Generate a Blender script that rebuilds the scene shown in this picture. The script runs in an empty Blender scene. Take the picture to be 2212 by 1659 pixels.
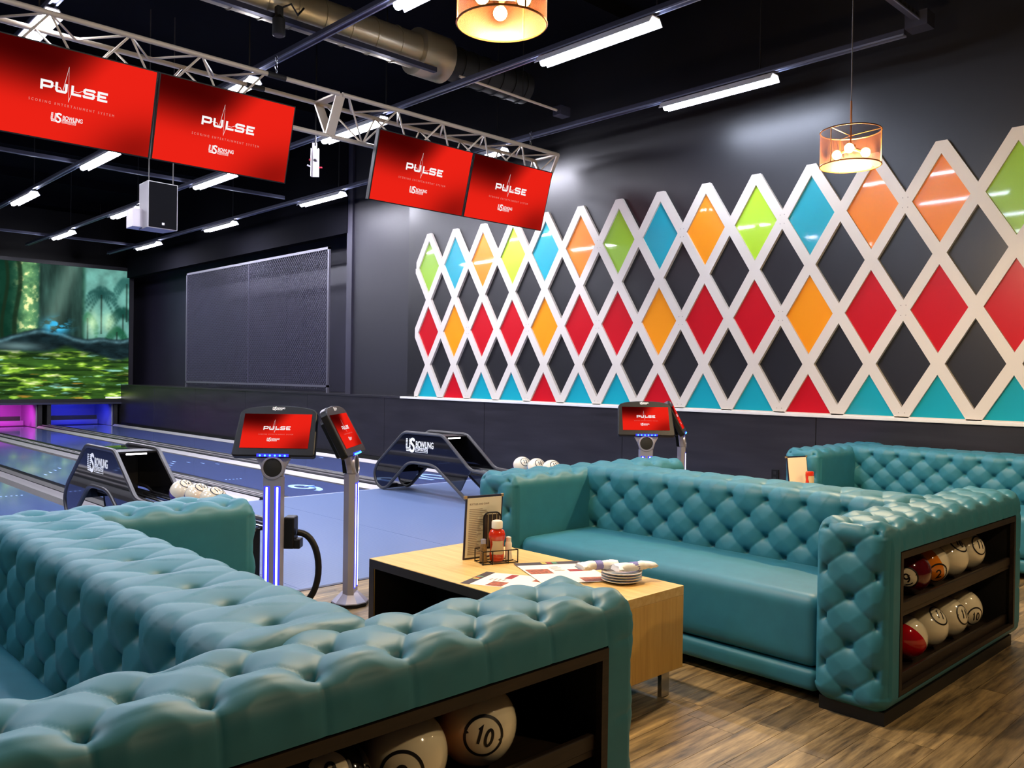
import bpy, math, random
import numpy as np
from mathutils import Vector, Matrix, Euler

C = bpy.context.scene.collection
SC = bpy.context.scene
PI = math.pi
rnd = random.Random(7)

# ------------------------------------------------------------------ camera, world, exposure
YAW, PITCH, ROLL, FPX = 0.7625641, -0.00726175, 0.01437815, 1838.41


def camera():
    cd = bpy.data.cameras.new('camera')
    cd.sensor_width = 36.0
    cd.lens = 36.0 * FPX / 2212.0
    cd.clip_start, cd.clip_end = 0.05, 200
    o = bpy.data.objects.new('camera', cd)
    C.objects.link(o)
    f = Vector((math.sin(YAW) * math.cos(PITCH), math.cos(YAW) * math.cos(PITCH), math.sin(PITCH)))
    r = Vector((math.cos(YAW), -math.sin(YAW), 0))
    u = r.cross(f)
    cr, sr = math.cos(ROLL), math.sin(ROLL)
    r2, u2 = cr * r + sr * u, -sr * r + cr * u
    o.matrix_world = Matrix(((r2.x, u2.x, -f.x, 0), (r2.y, u2.y, -f.y, 0), (r2.z, u2.z, -f.z, 1.5), (0, 0, 0, 1)))
    SC.camera = o


camera()
W = bpy.data.worlds.new('world')
SC.world = W
W.use_nodes = True
W.node_tree.nodes['Background'].inputs[0].default_value = (0.35, 0.4, 0.6, 1)
W.node_tree.nodes['Background'].inputs[1].default_value = 0.02
SC.view_settings.view_transform = 'Standard'
SC.view_settings.look = 'None'
SC.view_settings.exposure = 0.0
SC.view_settings.gamma = 1.0
SC.view_settings.use_curve_mapping = False
SC.cycles.use_denoising = True
SC.cycles.max_bounces = 6
SC.cycles.diffuse_bounces = 3
SC.cycles.glossy_bounces = 3
SC.cycles.transparent_max_bounces = 8
SC.cycles.sample_clamp_indirect = 4
SC.cycles.caustics_reflective = False
SC.cycles.caustics_refractive = False

TUBE_NEAR = (0.72, 0.80, 1.0)      # tubes close to the lounge: cool, a little violet
TUBE_FAR = (0.86, 0.86, 1.0)
TUBE_POWER = 125.0
PENDANT_COL = (1.0, 0.74, 0.43)
PENDANT_POWER = 120.0


# ------------------------------------------------------------------ small helpers
def lin(c):
    return tuple(((v / 255.0) / 12.92 if v / 255.0 <= 0.04045 else ((v / 255.0 + 0.055) / 1.055) ** 2.4) for v in c)


def thing(name, label, cat, loc=(0, 0, 0), rz=0.0, group=None):
    o = bpy.data.objects.new(name, None)
    o.empty_display_size = 0.1
    C.objects.link(o)
    o.location = loc
    o.rotation_euler = (0, 0, rz)
    o['label'], o['category'] = label, cat
    if group:
        o['group'] = group
    return o


def tag(o, label, cat, group=None):
    o['label'], o['category'] = label, cat
    if group:
        o['group'] = group
    return o


def struct(o):
    o['kind'] = 'structure'
    return o


class MB:
    def __init__(s):
        s.v, s.f, s.m = [], [], []
        s.mi = 0

    def add(s, verts, faces, mi=None):
        n = len(s.v)
        s.v.extend([tuple(p) for p in verts])
        s.f.extend([tuple(i + n for i in q) for q in faces])
        s.m.extend([s.mi if mi is None else mi] * len(faces))
        return s

    def box(s, c, d, R=None):
        x, y, z = d[0] / 2, d[1] / 2, d[2] / 2
        P = [Vector(p) for p in ((-x, -y, -z), (x, -y, -z), (x, y, -z), (-x, y, -z), (-x, -y, z), (x, -y, z), (x, y, z), (-x, y, z))]
        if R is not None:
            P = [R @ p for p in P]
        P = [p + Vector(c) for p in P]
        return s.add(P, [(0, 3, 2, 1), (4, 5, 6, 7), (0, 1, 5, 4), (1, 2, 6, 5), (2, 3, 7, 6), (3, 0, 4, 7)])

    def box2(s, a, b):
        return s.box([(a[i] + b[i]) / 2 for i in range(3)], [abs(b[i] - a[i]) for i in range(3)])

    def bar(s, a, b, w, h, up=(0, 0, 1)):
        a, b = Vector(a), Vector(b)
        t = (b - a)
        L = t.length
        t = t / L
        u = Vector(up)
        if abs(t.dot(u)) > 0.98:
            u = Vector((0, 1, 0))
        r = t.cross(u).normalized()
        u = r.cross(t)
        R = Matrix((r, t, u)).transposed()
        return s.box((a + b) / 2, (w, L, h), R)

    def prism(s, poly, y0, y1, fn):
        """poly of 2d points extruded between y0 and y1; fn(p, y) gives the 3d point"""
        n = len(poly)
        V = [fn(p, y0) for p in poly] + [fn(p, y1) for p in poly]
        F = [tuple(range(n)), tuple(range(2 * n - 1, n - 1, -1))]
        F += [(i, i + n, (i + 1) % n + n, (i + 1) % n) for i in range(n)]
        return s.add(V, F)

    def tube(s, pts, r, n=8, closed=False):
        P = [Vector(p) for p in pts]
        m = len(P)
        V, F = [], []
        prev = None
        for i in range(m):
            if closed:
                t = (P[(i + 1) % m] - P[i - 1])
            else:
                t = P[min(i + 1, m - 1)] - P[max(i - 1, 0)]
            t.normalize()
            if prev is None:
                ref = Vector((0, 0, 1)) if abs(t.z) < 0.9 else Vector((1, 0, 0))
                a = t.cross(ref).normalized()
            else:
                a = (prev - t * prev.dot(t)).normalized()
            prev = a
            b = t.cross(a)
            for k in range(n):
                q = 2 * PI * k / n
                V.append(P[i] + r * (math.cos(q) * a + math.sin(q) * b))
        for i in range(m if closed else m - 1):
            j = (i + 1) % m
            for k in range(n):
                F.append((i * n + k, i * n + (k + 1) % n, j * n + (k + 1) % n, j * n + k))
        if not closed:
            F.append(tuple(range(n - 1, -1, -1)))
            F.append(tuple((m - 1) * n + k for k in range(n)))
        return s.add(V, F)

    def lathe(s, prof, n=24, c=(0, 0, 0), caps=True, sx=1.0, sy=1.0):
        V, F = [], []
        for r, z in prof:
            for k in range(n):
                q = 2 * PI * k / n
                V.append((c[0] + sx * r * math.cos(q), c[1] + sy * r * math.sin(q), c[2] + z))
        for i in range(len(prof) - 1):
            for k in range(n):
                F.append((i * n + k, i * n + (k + 1) % n, (i + 1) * n + (k + 1) % n, (i + 1) * n + k))
        if caps:
            F.append(tuple(range(n - 1, -1, -1)))
            F.append(tuple((len(prof) - 1) * n + k for k in range(n)))
        return s.add(V, F)

    def sphere(s, c, r, nu=24, nv=14, sc=(1, 1, 1)):
        V, F = [], []
        for i in range(nv + 1):
            t = PI * i / nv
            for k in range(nu):
                q = 2 * PI * k / nu
                V.append((c[0] + sc[0] * r * math.sin(t) * math.cos(q), c[1] + sc[1] * r * math.sin(t) * math.sin(q), c[2] + sc[2] * r * math.cos(t)))
        for i in range(nv):
            for k in range(nu):
                F.append((i * nu + k, (i + 1) * nu + k, (i + 1) * nu + (k + 1) % nu, i * nu + (k + 1) % nu))
        return s.add(V, F)

    def mesh(s, name, mats, smooth=False):
        me = bpy.data.meshes.new(name)
        me.from_pydata(s.v, [], s.f)
        if not isinstance(mats, (list, tuple)):
            mats = [mats]
        for m in mats:
            me.materials.append(m)
        if len(mats) > 1:
            me.polygons.foreach_set('material_index', s.m)
        if smooth:
            me.polygons.foreach_set('use_smooth', [True] * len(me.polygons))
            try:
                me.set_sharp_from_angle(angle=math.radians(smooth if smooth is not True else 40))
            except Exception:
                pass
        me.update()
        return me

    def build(s, name, mats, parent=None, smooth=False, bevel=0.0):
        return link(s.mesh(name, mats, smooth), name, parent, bevel)


def link(me, name, parent=None, bevel=0.0, loc=None, rot=None, scale=None):
    o = bpy.data.objects.new(name, me)
    C.objects.link(o)
    if parent is not None:
        o.parent = parent
    if loc is not None:
        o.location = loc
    if rot is not None:
        o.rotation_euler = rot
    if scale is not None:
        o.scale = (scale,) * 3 if isinstance(scale, (int, float)) else scale
    if bevel:
        md = o.modifiers.new('bevel', 'BEVEL')
        md.width = bevel
        md.segments = 2
        md.limit_method = 'ANGLE'
    return o


def copy_tree(o, parent=None):
    c = o.copy()
    C.objects.link(c)
    if parent is not None:
        c.parent = parent
    for ch in list(o.children):
        copy_tree(ch, c)
    return c


# ------------------------------------------------------------------ materials
def mat(name, rgb, rough=0.5, metal=0.0, spec=0.5, coat=0.0, emit=None, estr=0.0, noise=None, bump=None, alpha=None, srgb=True, coat_rough=0.05, sheen=0.0):
    m = bpy.data.materials.new(name)
    m.use_nodes = True
    nt = m.node_tree
    b = nt.nodes['Principled BSDF']
    col = lin(rgb) if srgb else rgb
    b.inputs['Base Color'].default_value = (*col, 1)
    b.inputs['Roughness'].default_value = rough
    b.inputs['Metallic'].default_value = metal
    b.inputs['Specular IOR Level'].default_value = spec
    b.inputs['Coat Weight'].default_value = coat
    b.inputs['Coat Roughness'].default_value = coat_rough
    if emit is not None:
        b.inputs['Emission Color'].default_value = (*emit, 1)
        b.inputs['Emission Strength'].default_value = estr
    if noise or bump:
        tc = nt.nodes.new('ShaderNodeTexCoord')
    if noise:   # (scale, amount, stretch)
        mp = nt.nodes.new('ShaderNodeMapping')
        mp.inputs['Scale'].default_value = noise[2]
        nz = nt.nodes.new('ShaderNodeTexNoise')
        nz.inputs['Scale'].default_value = noise[0]
        nz.inputs['Detail'].default_value = 5
        rp = nt.nodes.new('ShaderNodeValToRGB')
        a = noise[1]
        rp.color_ramp.elements[0].position = 0.3
        rp.color_ramp.elements[1].position = 0.7
        rp.color_ramp.elements[0].color = (*[v * (1 - a) for v in col], 1)
        rp.color_ramp.elements[1].color = (*[min(1, v * (1 + a)) for v in col], 1)
        nt.links.new(tc.outputs['Object'], mp.inputs[0])
        nt.links.new(mp.outputs[0], nz.inputs['Vector'])
        nt.links.new(nz.outputs['Fac'], rp.inputs[0])
        nt.links.new(rp.outputs[0], b.inputs['Base Color'])
    if bump:    # (scale, strength, distance)
        n2 = nt.nodes.new('ShaderNodeTexNoise')
        n2.inputs['Scale'].default_value = bump[0]
        n2.inputs['Detail'].default_value = 3
        bp = nt.nodes.new('ShaderNodeBump')
        bp.inputs['Strength'].default_value = bump[1]
        bp.inputs['Distance'].default_value = bump[2]
        nt.links.new(tc.outputs['Object'], n2.inputs['Vector'])
        nt.links.new(n2.outputs['Fac'], bp.inputs['Height'])
        nt.links.new(bp.outputs[0], b.inputs['Normal'])
    return m


def emitter(name, rgb, s):
    m = bpy.data.materials.new(name)
    m.use_nodes = True
    nt = m.node_tree
    nt.nodes.remove(nt.nodes['Principled BSDF'])
    e = nt.nodes.new('ShaderNodeEmission')
    e.inputs[0].default_value = (*rgb, 1)
    e.inputs[1].default_value = s
    nt.links.new(e.outputs[0], nt.nodes['Material Output'].inputs[0])
    return m


def attr_emitter(name, s):
    m = emitter(name, (1, 1, 1), s)
    nt = m.node_tree
    a = nt.nodes.new('ShaderNodeAttribute')
    a.attribute_name = 'Col'
    em = [n for n in nt.nodes if n.type == 'EMISSION'][0]
    nt.links.new(a.outputs['Color'], em.inputs[0])
    return m


def wood(name, a, b, scale, stretch, rough=0.45, per_object=0.0, coat=0.0):
    m = mat(name, a, rough, coat=coat)
    nt = m.node_tree
    bs = nt.nodes['Principled BSDF']
    tc = nt.nodes.new('ShaderNodeTexCoord')
    mp = nt.nodes.new('ShaderNodeMapping')
    mp.inputs['Scale'].default_value = stretch
    nz = nt.nodes.new('ShaderNodeTexNoise')
    nz.inputs['Scale'].default_value = scale
    nz.inputs['Detail'].default_value = 6
    nz.inputs['Roughness'].default_value = 0.65
    rp = nt.nodes.new('ShaderNodeValToRGB')
    rp.color_ramp.elements[0].position = 0.32
    rp.color_ramp.elements[1].position = 0.68
    rp.color_ramp.elements[0].color = (*lin(a), 1)
    rp.color_ramp.elements[1].color = (*lin(b), 1)
    src = tc.outputs['Object']
    if per_object:
        oi = nt.nodes.new('ShaderNodeObjectInfo')
        add = nt.nodes.new('ShaderNodeVectorMath')
        add.operation = 'MULTIPLY_ADD'
        add.inputs[1].default_value = (37, 53, 11)
        nt.links.new(oi.outputs['Random'], add.inputs[0])
        nt.links.new(tc.outputs['Object'], add.inputs[2])
        src = add.outputs[0]
    nt.links.new(src, mp.inputs[0])
    nt.links.new(mp.outputs[0], nz.inputs['Vector'])
    nt.links.new(nz.outputs['Fac'], rp.inputs[0])
    out = rp.outputs[0]
    if per_object:
        hsv = nt.nodes.new('ShaderNodeHueSaturation')
        mr = nt.nodes.new('ShaderNodeMapRange')
        mr.inputs['To Min'].default_value = 1 - per_object
        mr.inputs['To Max'].default_value = 1 + per_object
        nt.links.new(oi.outputs['Random'], mr.inputs[0])
        nt.links.new(mr.outputs[0], hsv.inputs['Value'])
        nt.links.new(out, hsv.inputs['Color'])
        out = hsv.outputs[0]
    nt.links.new(out, bs.inputs['Base Color'])
    return m


M = {}
M['leather'] = mat('teal_leather', (45, 118, 136), 0.50, spec=0.5, bump=(900, 0.12, 0.0006), noise=(14, 0.06, (1, 1, 1)))
M['dark_wood'] = wood('dark_shelf_wood', (22, 17, 13), (46, 34, 25), 6, (1, 12, 12), 0.45)
M['shelf_dark'] = mat('shelf_interior', (11, 9, 8), 0.6)
M['plinth'] = mat('black_plinth', (10, 10, 11), 0.5)
M['oak'] = wood('light_oak_laminate', (210, 162, 84), (232, 190, 108), 3.0, (14, 14, 0.8), 0.35)
M['oak_x'] = wood('light_oak_laminate_top', (222, 178, 104), (240, 204, 134), 3.0, (14, 0.8, 14), 0.33)
M['dark_edge'] = mat('dark_table_inside', (26, 19, 16), 0.5)
M['steel'] = mat('polished_steel', (190, 190, 195), 0.18, 1.0)
M['brushed'] = mat('brushed_aluminium', (164, 164, 184), 0.36, 0.45)
M['plank'] = wood('brown_vinyl_plank', (62, 50, 35), (166, 140, 96), 2.4, (1.3, 13, 13), 0.42, 0.38)
M['seam'] = mat('dark_floor_joint', (26, 22, 18), 0.7)
M['black_wall'] = mat('satin_black_wall', (25, 24, 27), 0.38, bump=(40, 0.05, 0.002), noise=(2.0, 0.10, (1, 1, 1)))
M['knee'] = mat('dark_wall_panel', (41, 39, 43), 0.32, spec=0.5, noise=(5.0, 0.25, (1, 0.25, 2)), bump=(60, 0.04, 0.002))
M['navy_wall'] = mat('dark_violet_grey_wall', (44, 42, 56), 0.5, noise=(1.5, 0.12, (1, 1, 1)))
M['pier'] = mat('dark_violet_pier', (27, 26, 34), 0.5)
M['ceiling'] = mat('black_ceiling', (13, 13, 18), 0.95, spec=0.05)
M['lattice'] = mat('white_lattice', (216, 207, 195), 0.45)
M['white_trim'] = mat('white_trim', (235, 232, 226), 0.5)
M['screw'] = mat('lattice_screw', (120, 115, 110), 0.4, 0.8)
for k, c in dict(green=(150, 194, 56), lime=(172, 214, 48), teal=(26, 158, 174), orange=(236, 130, 24), amber=(244, 150, 26), red=(196, 20, 34)).items():
    M['d_' + k] = mat('gloss_panel_' + k, c, 0.28, spec=0.3, coat=0.38, bump=(7, 0.035, 0.012), coat_rough=0.04)
M['approach'] = mat('blue_grey_approach', (110, 130, 172), 0.32)
M['lane'] = mat('blue_grey_lane', (96, 112, 172), 0.10, coat=0.5, coat_rough=0.06)
M['gutter'] = mat('silver_gutter', (176, 172, 174), 0.35, 0.25)
M['gutter_shaded'] = mat('shaded_gutter', (34, 33, 40), 0.35)
M['cap'] = mat('black_lane_cap', (22, 22, 27), 0.28)
M['lane_white'] = mat('pale_lane_print_glow', (170, 205, 250), 0.4, emit=lin((120, 170, 240)), estr=0.25)  # lane print with a faint glow added to its colour
M['foul'] = mat('foul_line_strip', (190, 200, 225), 0.4)
M['black_gloss'] = mat('gloss_black_acrylic', (10, 10, 14), 0.06, coat=1.0, coat_rough=0.03)
M['black_plastic'] = mat('black_plastic', (13, 13, 15), 0.45, spec=0.3)
M['black_matt'] = mat('black_matt', (12, 12, 13), 0.6)
M['rubber'] = mat('grey_tube', (58, 56, 56), 0.4)
M['logo_white'] = mat('white_print_glow', (240, 240, 240), 0.5, emit=(1, 1, 1), estr=0.35)  # logo print given some glow of its own
M['screen_white'] = emitter('screen_white', (0.95, 0.95, 0.95), 1.0)
M['screen_pale'] = emitter('screen_pale_text', lin((225, 150, 140)), 1.0)
M['screen_red'] = attr_emitter('red_screen', 1.0)
M['picture'] = attr_emitter('projected_picture', 1.0)
M['truss'] = mat('cream_truss_paint', (206, 192, 174), 0.4, 0.1)
M['rail'] = mat('grey_unistrut', (62, 64, 82), 0.4, 0.5)
M['rail_edge'] = mat('pale_rail_lip', (120, 126, 152), 0.35, 0.5)
M['duct'] = mat('galvanised_duct', (190, 178, 152), 0.34, 0.7, bump=(30, 0.1, 0.003))
M['tube_near'] = emitter('tube_lens_cool', TUBE_NEAR, TUBE_POWER)
M['tube_far'] = emitter('tube_lens_far', TUBE_FAR, TUBE_POWER * 1.8)
M['fixture'] = mat('white_fixture', (200, 200, 210), 0.4)
M['cord'] = mat('grey_cord', (70, 66, 64), 0.5)
M['amber_glow'] = emitter('bulb_glow', (1.0, 0.66, 0.24), 26.0)
M['copper'] = mat('copper_wire', (196, 130, 66), 0.3, 0.9)
M['bronze'] = mat('bronze_rim', (120, 76, 44), 0.35, 0.8)
M['led'] = emitter('blue_white_led', (0.62, 0.72, 1.0), 5.0)
M['led_blue'] = emitter('blue_led_glow', (0.03, 0.03, 1.0), 2.2)
M['led_dot'] = emitter('cyan_led_dot', (0.08, 0.55, 1.0), 3.0)
M['white_led'] = emitter('white_led_bar', (1, 0.97, 1.0), 6.0)
M['ball_white'] = mat('ball_white', (240, 228, 198), 0.10, coat=1.0)
for k, c in dict(black=(8, 8, 9), orange=(232, 130, 20), maroon=(86, 8, 14), red=(188, 14, 20), blue=(14, 34, 90), wine=(110, 14, 38), purple=(60, 22, 96), violet=(70, 40, 140), skyblue=(60, 140, 190)).items():
    M['ball_' + k] = mat('ball_' + k, c, 0.08, coat=1.0)
M['ink'] = mat('black_ink', (20, 17, 16), 0.4)
M['ketchup'] = mat('ketchup_red', (198, 46, 18), 0.18, coat=0.6)
M['cap_white'] = mat('white_cap', (240, 232, 215), 0.35)
M['label'] = mat('bottle_label', (206, 186, 150), 0.5)
M['wire'] = mat('black_wire', (24, 20, 20), 0.35, 0.5)
M['pepper'] = mat('pepper_grains', (120, 90, 44), 0.6, noise=(160, 0.4, (1, 1, 1)))
M['salt'] = mat('salt_white', (238, 226, 205), 0.5)
M['paper'] = mat('cream_paper', (250, 242, 220), 0.6)
M['paper_hdr'] = mat('dark_brown_print', (58, 44, 38), 0.6)
M['print_red'] = mat('red_print', (150, 34, 24), 0.6)
M['print_green'] = mat('green_print', (90, 150, 110), 0.6)
M['print_yellow'] = mat('yellow_print', (220, 190, 80), 0.6)
M['print_grey'] = mat('grey_print', (160, 140, 120), 0.6)
M['menu_edge'] = mat('navy_menu_binding', (30, 26, 52), 0.4)
M['menu_corner'] = mat('brass_corner', (200, 170, 120), 0.35, 0.7)
M['chili'] = mat('brown_photo_print', (160, 84, 50), 0.6, noise=(60, 0.6, (1, 1, 1)))
M['plate'] = mat('white_china', (246, 242, 236), 0.12, coat=0.4)
M['napkin'] = mat('white_napkin', (246, 244, 244), 0.8)
M['band'] = mat('lavender_band', (126, 122, 190), 0.6)
M['spk_grille'] = mat('speaker_grille', (12, 12, 14), 0.9, spec=0.05)
M['spk_side'] = mat('speaker_cabinet', (168, 164, 166), 0.5)
M['mesh_wire'] = mat('grey_steel_mesh', (92, 90, 106), 0.45, 0.3)
M['frame_steel'] = mat('grey_steel_frame', (120, 118, 130), 0.4, 0.6)
M['scr_frame'] = mat('black_screen_frame', (22, 20, 26), 0.4)
M['pit'] = mat('pit_panel', (150, 150, 160), 0.4)
M['pit_dark'] = mat('pit_black', (14, 13, 15), 0.5)
M['white_metal'] = mat('white_metal', (216, 210, 214), 0.4, 0.2)
M['red_dot'] = mat('red_knob', (190, 30, 50), 0.4)


def mesh_shade_mat():
    m = mat('perforated_amber_shade', (78, 40, 13), 0.45, 0.4)
    nt = m.node_tree
    b = nt.nodes['Principled BSDF']
    tc = nt.nodes.new('ShaderNodeTexCoord')
    outs = []
    for ang in (0.7, -0.7):
        mp = nt.nodes.new('ShaderNodeMapping')
        mp.inputs['Rotation'].default_value = (0, 0, ang)
        wv = nt.nodes.new('ShaderNodeTexWave')
        wv.inputs['Scale'].default_value = 90
        nt.links.new(tc.outputs['UV'], mp.inputs[0])
        nt.links.new(mp.outputs[0], wv.inputs['Vector'])
        outs.append(wv.outputs['Fac'])
    mx = nt.nodes.new('ShaderNodeMath')
    mx.operation = 'MAXIMUM'
    nt.links.new(outs[0], mx.inputs[0])
    nt.links.new(outs[1], mx.inputs[1])
    gt = nt.nodes.new('ShaderNodeMath')
    gt.operation = 'GREATER_THAN'
    gt.inputs[1].default_value = 0.80
    nt.links.new(mx.outputs[0], gt.inputs[0])
    nt.links.new(gt.outputs[0], b.inputs['Alpha'])
    return m


M['shade'] = mesh_shade_mat()


def ribbed_approach():
    nt = M['approach'].node_tree
    b = nt.nodes['Principled BSDF']
    tc = nt.nodes.new('ShaderNodeTexCoord')
    wv = nt.nodes.new('ShaderNodeTexWave')
    wv.bands_direction = 'Y'
    wv.inputs['Scale'].default_value = 11
    bp = nt.nodes.new('ShaderNodeBump')
    bp.inputs['Strength'].default_value = 0.22
    bp.inputs['Distance'].default_value = 0.003
    nt.links.new(tc.outputs['Object'], wv.inputs['Vector'])
    nt.links.new(wv.outputs['Fac'], bp.inputs['Height'])
    nt.links.new(bp.outputs[0], b.inputs['Normal'])


ribbed_approach()


# ------------------------------------------------------------------ lettering
def font_tris(text, size, bold=0.0, spacing=1.0, align='LEFT'):
    cu = bpy.data.curves.new('lettering', 'FONT')
    cu.body = text
    cu.size = size
    cu.offset = bold
    cu.space_character = spacing
    cu.align_x = align
    o = bpy.data.objects.new('lettering', cu)
    C.objects.link(o)
    bpy.context.view_layer.update()
    dg = bpy.context.evaluated_depsgraph_get()
    me = bpy.data.meshes.new_from_object(o.evaluated_get(dg))
    V = [(v.co.x, v.co.y) for v in me.vertices]
    F = [tuple(p.vertices) for p in me.polygons]
    bpy.data.objects.remove(o)
    bpy.data.curves.remove(cu)
    bpy.data.meshes.remove(me)
    return V, F


def stroke(pts, w, closed=False):
    """flat ribbon of width w along 2d pts -> verts, quads"""
    P = [Vector(p) for p in pts]
    n = len(P)
    V, F = [], []
    for i in range(n):
        a = P[i - 1] if (i > 0 or closed) else None
        b = P[(i + 1) % n] if (i < n - 1 or closed) else None
        d1 = (P[i] - a).normalized() if a is not None else None
        d2 = (b - P[i]).normalized() if b is not None else None
        if d1 is None:
            d1 = d2
        if d2 is None:
            d2 = d1
        nrm = Vector((-(d1.y + d2.y), d1.x + d2.x))
        if nrm.length < 1e-6:
            nrm = Vector((-d1.y, d1.x))
        nrm.normalize()
        k = max(0.35, nrm.dot(Vector((-d1.y, d1.x))))
        V.append(P[i] + nrm * w / 2 / k)
        V.append(P[i] - nrm * w / 2 / k)
    for i in range(n if closed else n - 1):
        j = (i + 1) % n
        F.append((2 * i, 2 * i + 1, 2 * j + 1, 2 * j))
    return [(v.x, v.y) for v in V], F


def arc(cx, cy, rx, ry, a0, a1, n):
    return [(cx + rx * math.cos(math.radians(a0 + (a1 - a0) * i / n)), cy + ry * math.sin(math.radians(a0 + (a1 - a0) * i / n))) for i in range(n + 1)]


class Flat:
    """2d lettering: parts (verts, faces, material index)"""

    def __init__(s):
        s.mb = MB()

    def put(s, vf, ox=0, oy=0, k=1.0, z=0.0, mi=0, shear=0.0):
        V, F = vf
        s.mb.add([(ox + k * x + shear * k * y, oy + k * y, z) for x, y in V], F, mi)
        return s


def us_logo(fl, ox, oy, h, mi=0, z=0.0):
    """logo of height h with its left bottom corner at ox, oy (about 3.3 h wide)"""
    # striped U
    for i in range(9):
        y = 0.10 + i * 0.10
        for x0, x1 in ((0.0, 0.20), (0.36, 0.54)) if i > 2 else ((0.02 + 0.03 * (2 - i), 0.54),):
            fl.put(stroke([(x0 + 0.05 * i / 9, y), (x1 + 0.05 * i / 9, y)], 0.062), ox, oy, h, z, mi)
    # heavy S
    S = [(1.00, 0.80), (0.92, 0.90), (0.78, 0.93), (0.64, 0.88), (0.60, 0.74), (0.66, 0.62), (0.80, 0.54), (0.92, 0.44), (0.95, 0.28), (0.88, 0.14), (0.74, 0.09), (0.60, 0.12), (0.52, 0.22)]
    fl.put(stroke(S, 0.175), ox, oy, h, z, mi)
    V, F = font_tris('BOWLING', 0.60, 0.012, 0.98)
    w = max(v[0] for v in V)
    fl.put(([(x * 1.95 / w, y) for x, y in V], F), ox + 1.13 * h, oy + 0.40 * h, h, z, mi)
    V, F = font_tris('CORPORATION', 0.25, 0.004, 1.0)
    w = max(v[0] for v in V)
    fl.put(([(x * 1.22 / w, y) for x, y in V], F), ox + 1.17 * h, oy + 0.15 * h, h, z, mi)
    fl.put(stroke([(1.12, 0.08), (2.44, 0.08), (2.44, 0.36), (1.12, 0.36)], 0.03, True), ox, oy, h, z, mi)


def star(fl, cx, cy, r, mi, z):
    P = []
    for i in range(10):
        a = PI / 2 + i * PI / 5
        q = r if i % 2 == 0 else r * 0.42
        P.append((cx + q * math.cos(a), cy + q * math.sin(a)))
    fl.mb.add([(x, y, z) for x, y in P] + [(cx, cy, z)], [(10, i, (i + 1) % 10) for i in range(10)], mi)


def pulse_mesh():
    """screen lettering in a 16 x 9 field, x right, y up, facing +z"""
    fl = Flat()
    f2 = Flat()
    f3 = Flat()
    w = 0.235
    y0, y1 = 4.72, 5.68
    ym = (y0 + y1) / 2

    def q(p, s=w, closed=False):
        fl.put(stroke(p, s, closed))
    h = w / 2
    # P
    x = 4.95
    q([(x + h, y0), (x + h, y1 - h), (x + 0.95, y1 - h), (x + 1.05, y1 - h - 0.08), (x + 1.05, ym - 0.02), (x + 0.95, ym - 0.12), (x + h, ym - 0.12)])
    x = 6.30
    q([(x + h, y1), (x + h, y0 + 0.25), (x + h + 0.1, y0 + h), (x + 0.92, y0 + h), (x + 1.02, y0 + 0.25), (x + 1.02, y1)])
    x = 7.78
    q([(x + h, y1), (x + h, y0 + h), (x + 0.98, y0 + h)])
    x = 8.92
    q([(x + 1.12, y1 - h - 0.12), (x + 1.02, y1 - h), (x + 0.22, y1 - h), (x + h, y1 - h - 0.1), (x + h, ym + 0.08), (x + 0.22, ym), (x + 0.95, ym), (x + 1.02, ym - 0.09), (x + 1.02, y0 + h + 0.09), (x + 0.94, y0 + h), (x + 0.12, y0 + h), (x + 0.04, y0 + h + 0.14)])
    x = 10.30
    q([(x + 1.0, y1 - h), (x + h, y1 - h), (x + h, y0 + h), (x + 1.0, y0 + h)])
    q([(x + h, ym), (x + 0.85, ym)])
    # heartbeat line
    q([(6.05, ym + 0.05), (6.45, ym + 0.03), (6.75, ym + 0.02), (6.92, ym - 0.25), (7.02, y0 + 0.15), (7.42, 7.35), (7.62, 4.0), (7.85, y0 + 0.2)], 0.055)
    q([(7.95, ym - 0.05), (8.45, ym - 0.10), (8.90, ym + 0.14)], 0.045)
    q([(9.9, ym - 0.06), (10.35, ym - 0.04)], 0.045)
    V, F = font_tris('SCORING ENTERTAINMENT SYSTEM', 0.36, 0.0, 1.75)
    wd = max(v[0] for v in V)
    f2.put(([(v[0] * 8.1 / wd, v[1]) for v in V], F), 4.0, 3.45, 1, 0, 0)
    us_logo(f3, 6.1, 1.75, 0.98, 0)
    star(f3, 6.1 + 0.76 * 0.98, 1.75 + 0.34 * 0.98, 0.13, 1, 0.01)
    return (('wordmark', fl.mb.mesh('wordmark', M['screen_white'])), ('tagline', f2.mb.mesh('tagline', M['screen_pale'])), ('logo_lettering', f3.mb.mesh('logo_lettering', [M['screen_white'], M['print_red']])))


PULSE = pulse_mesh()


def logo_mesh():
    fl = Flat()
    us_logo(fl, 0, 0, 1.0)
    star(fl, 0.76, 0.34, 0.14, 1, 0.004)
    return fl.mb.mesh('logo_lettering', [M['logo_white'], M['black_plastic']])


LOGO = logo_mesh()


def color_grid(name, w, h, nx, ny, fn, material):
    """flat grid in x (right) and y (up), centred, facing +z, with a colour attribute"""
    u, v = np.meshgrid(np.linspace(0, 1, nx), np.linspace(0, 1, ny))
    V = np.stack([(u - .5) * w, (v - .5) * h, np.zeros_like(u)], -1).reshape(-1, 3)
    i = np.arange(nx * ny).reshape(ny, nx)
    F = np.stack([i[:-1, :-1], i[:-1, 1:], i[1:, 1:], i[1:, :-1]], -1).reshape(-1, 4)
    me = bpy.data.meshes.new(name)
    me.from_pydata(V.tolist(), [], F.tolist())
    ca = me.color_attributes.new('Col', 'FLOAT_COLOR', 'POINT')
    col = fn(u, v).reshape(-1, 3)
    rgba = np.concatenate([col, np.ones((len(col), 1))], 1).astype(np.float32)
    ca.data.foreach_set('color', rgba.reshape(-1))
    me.materials.append(material)
    return me


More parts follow.
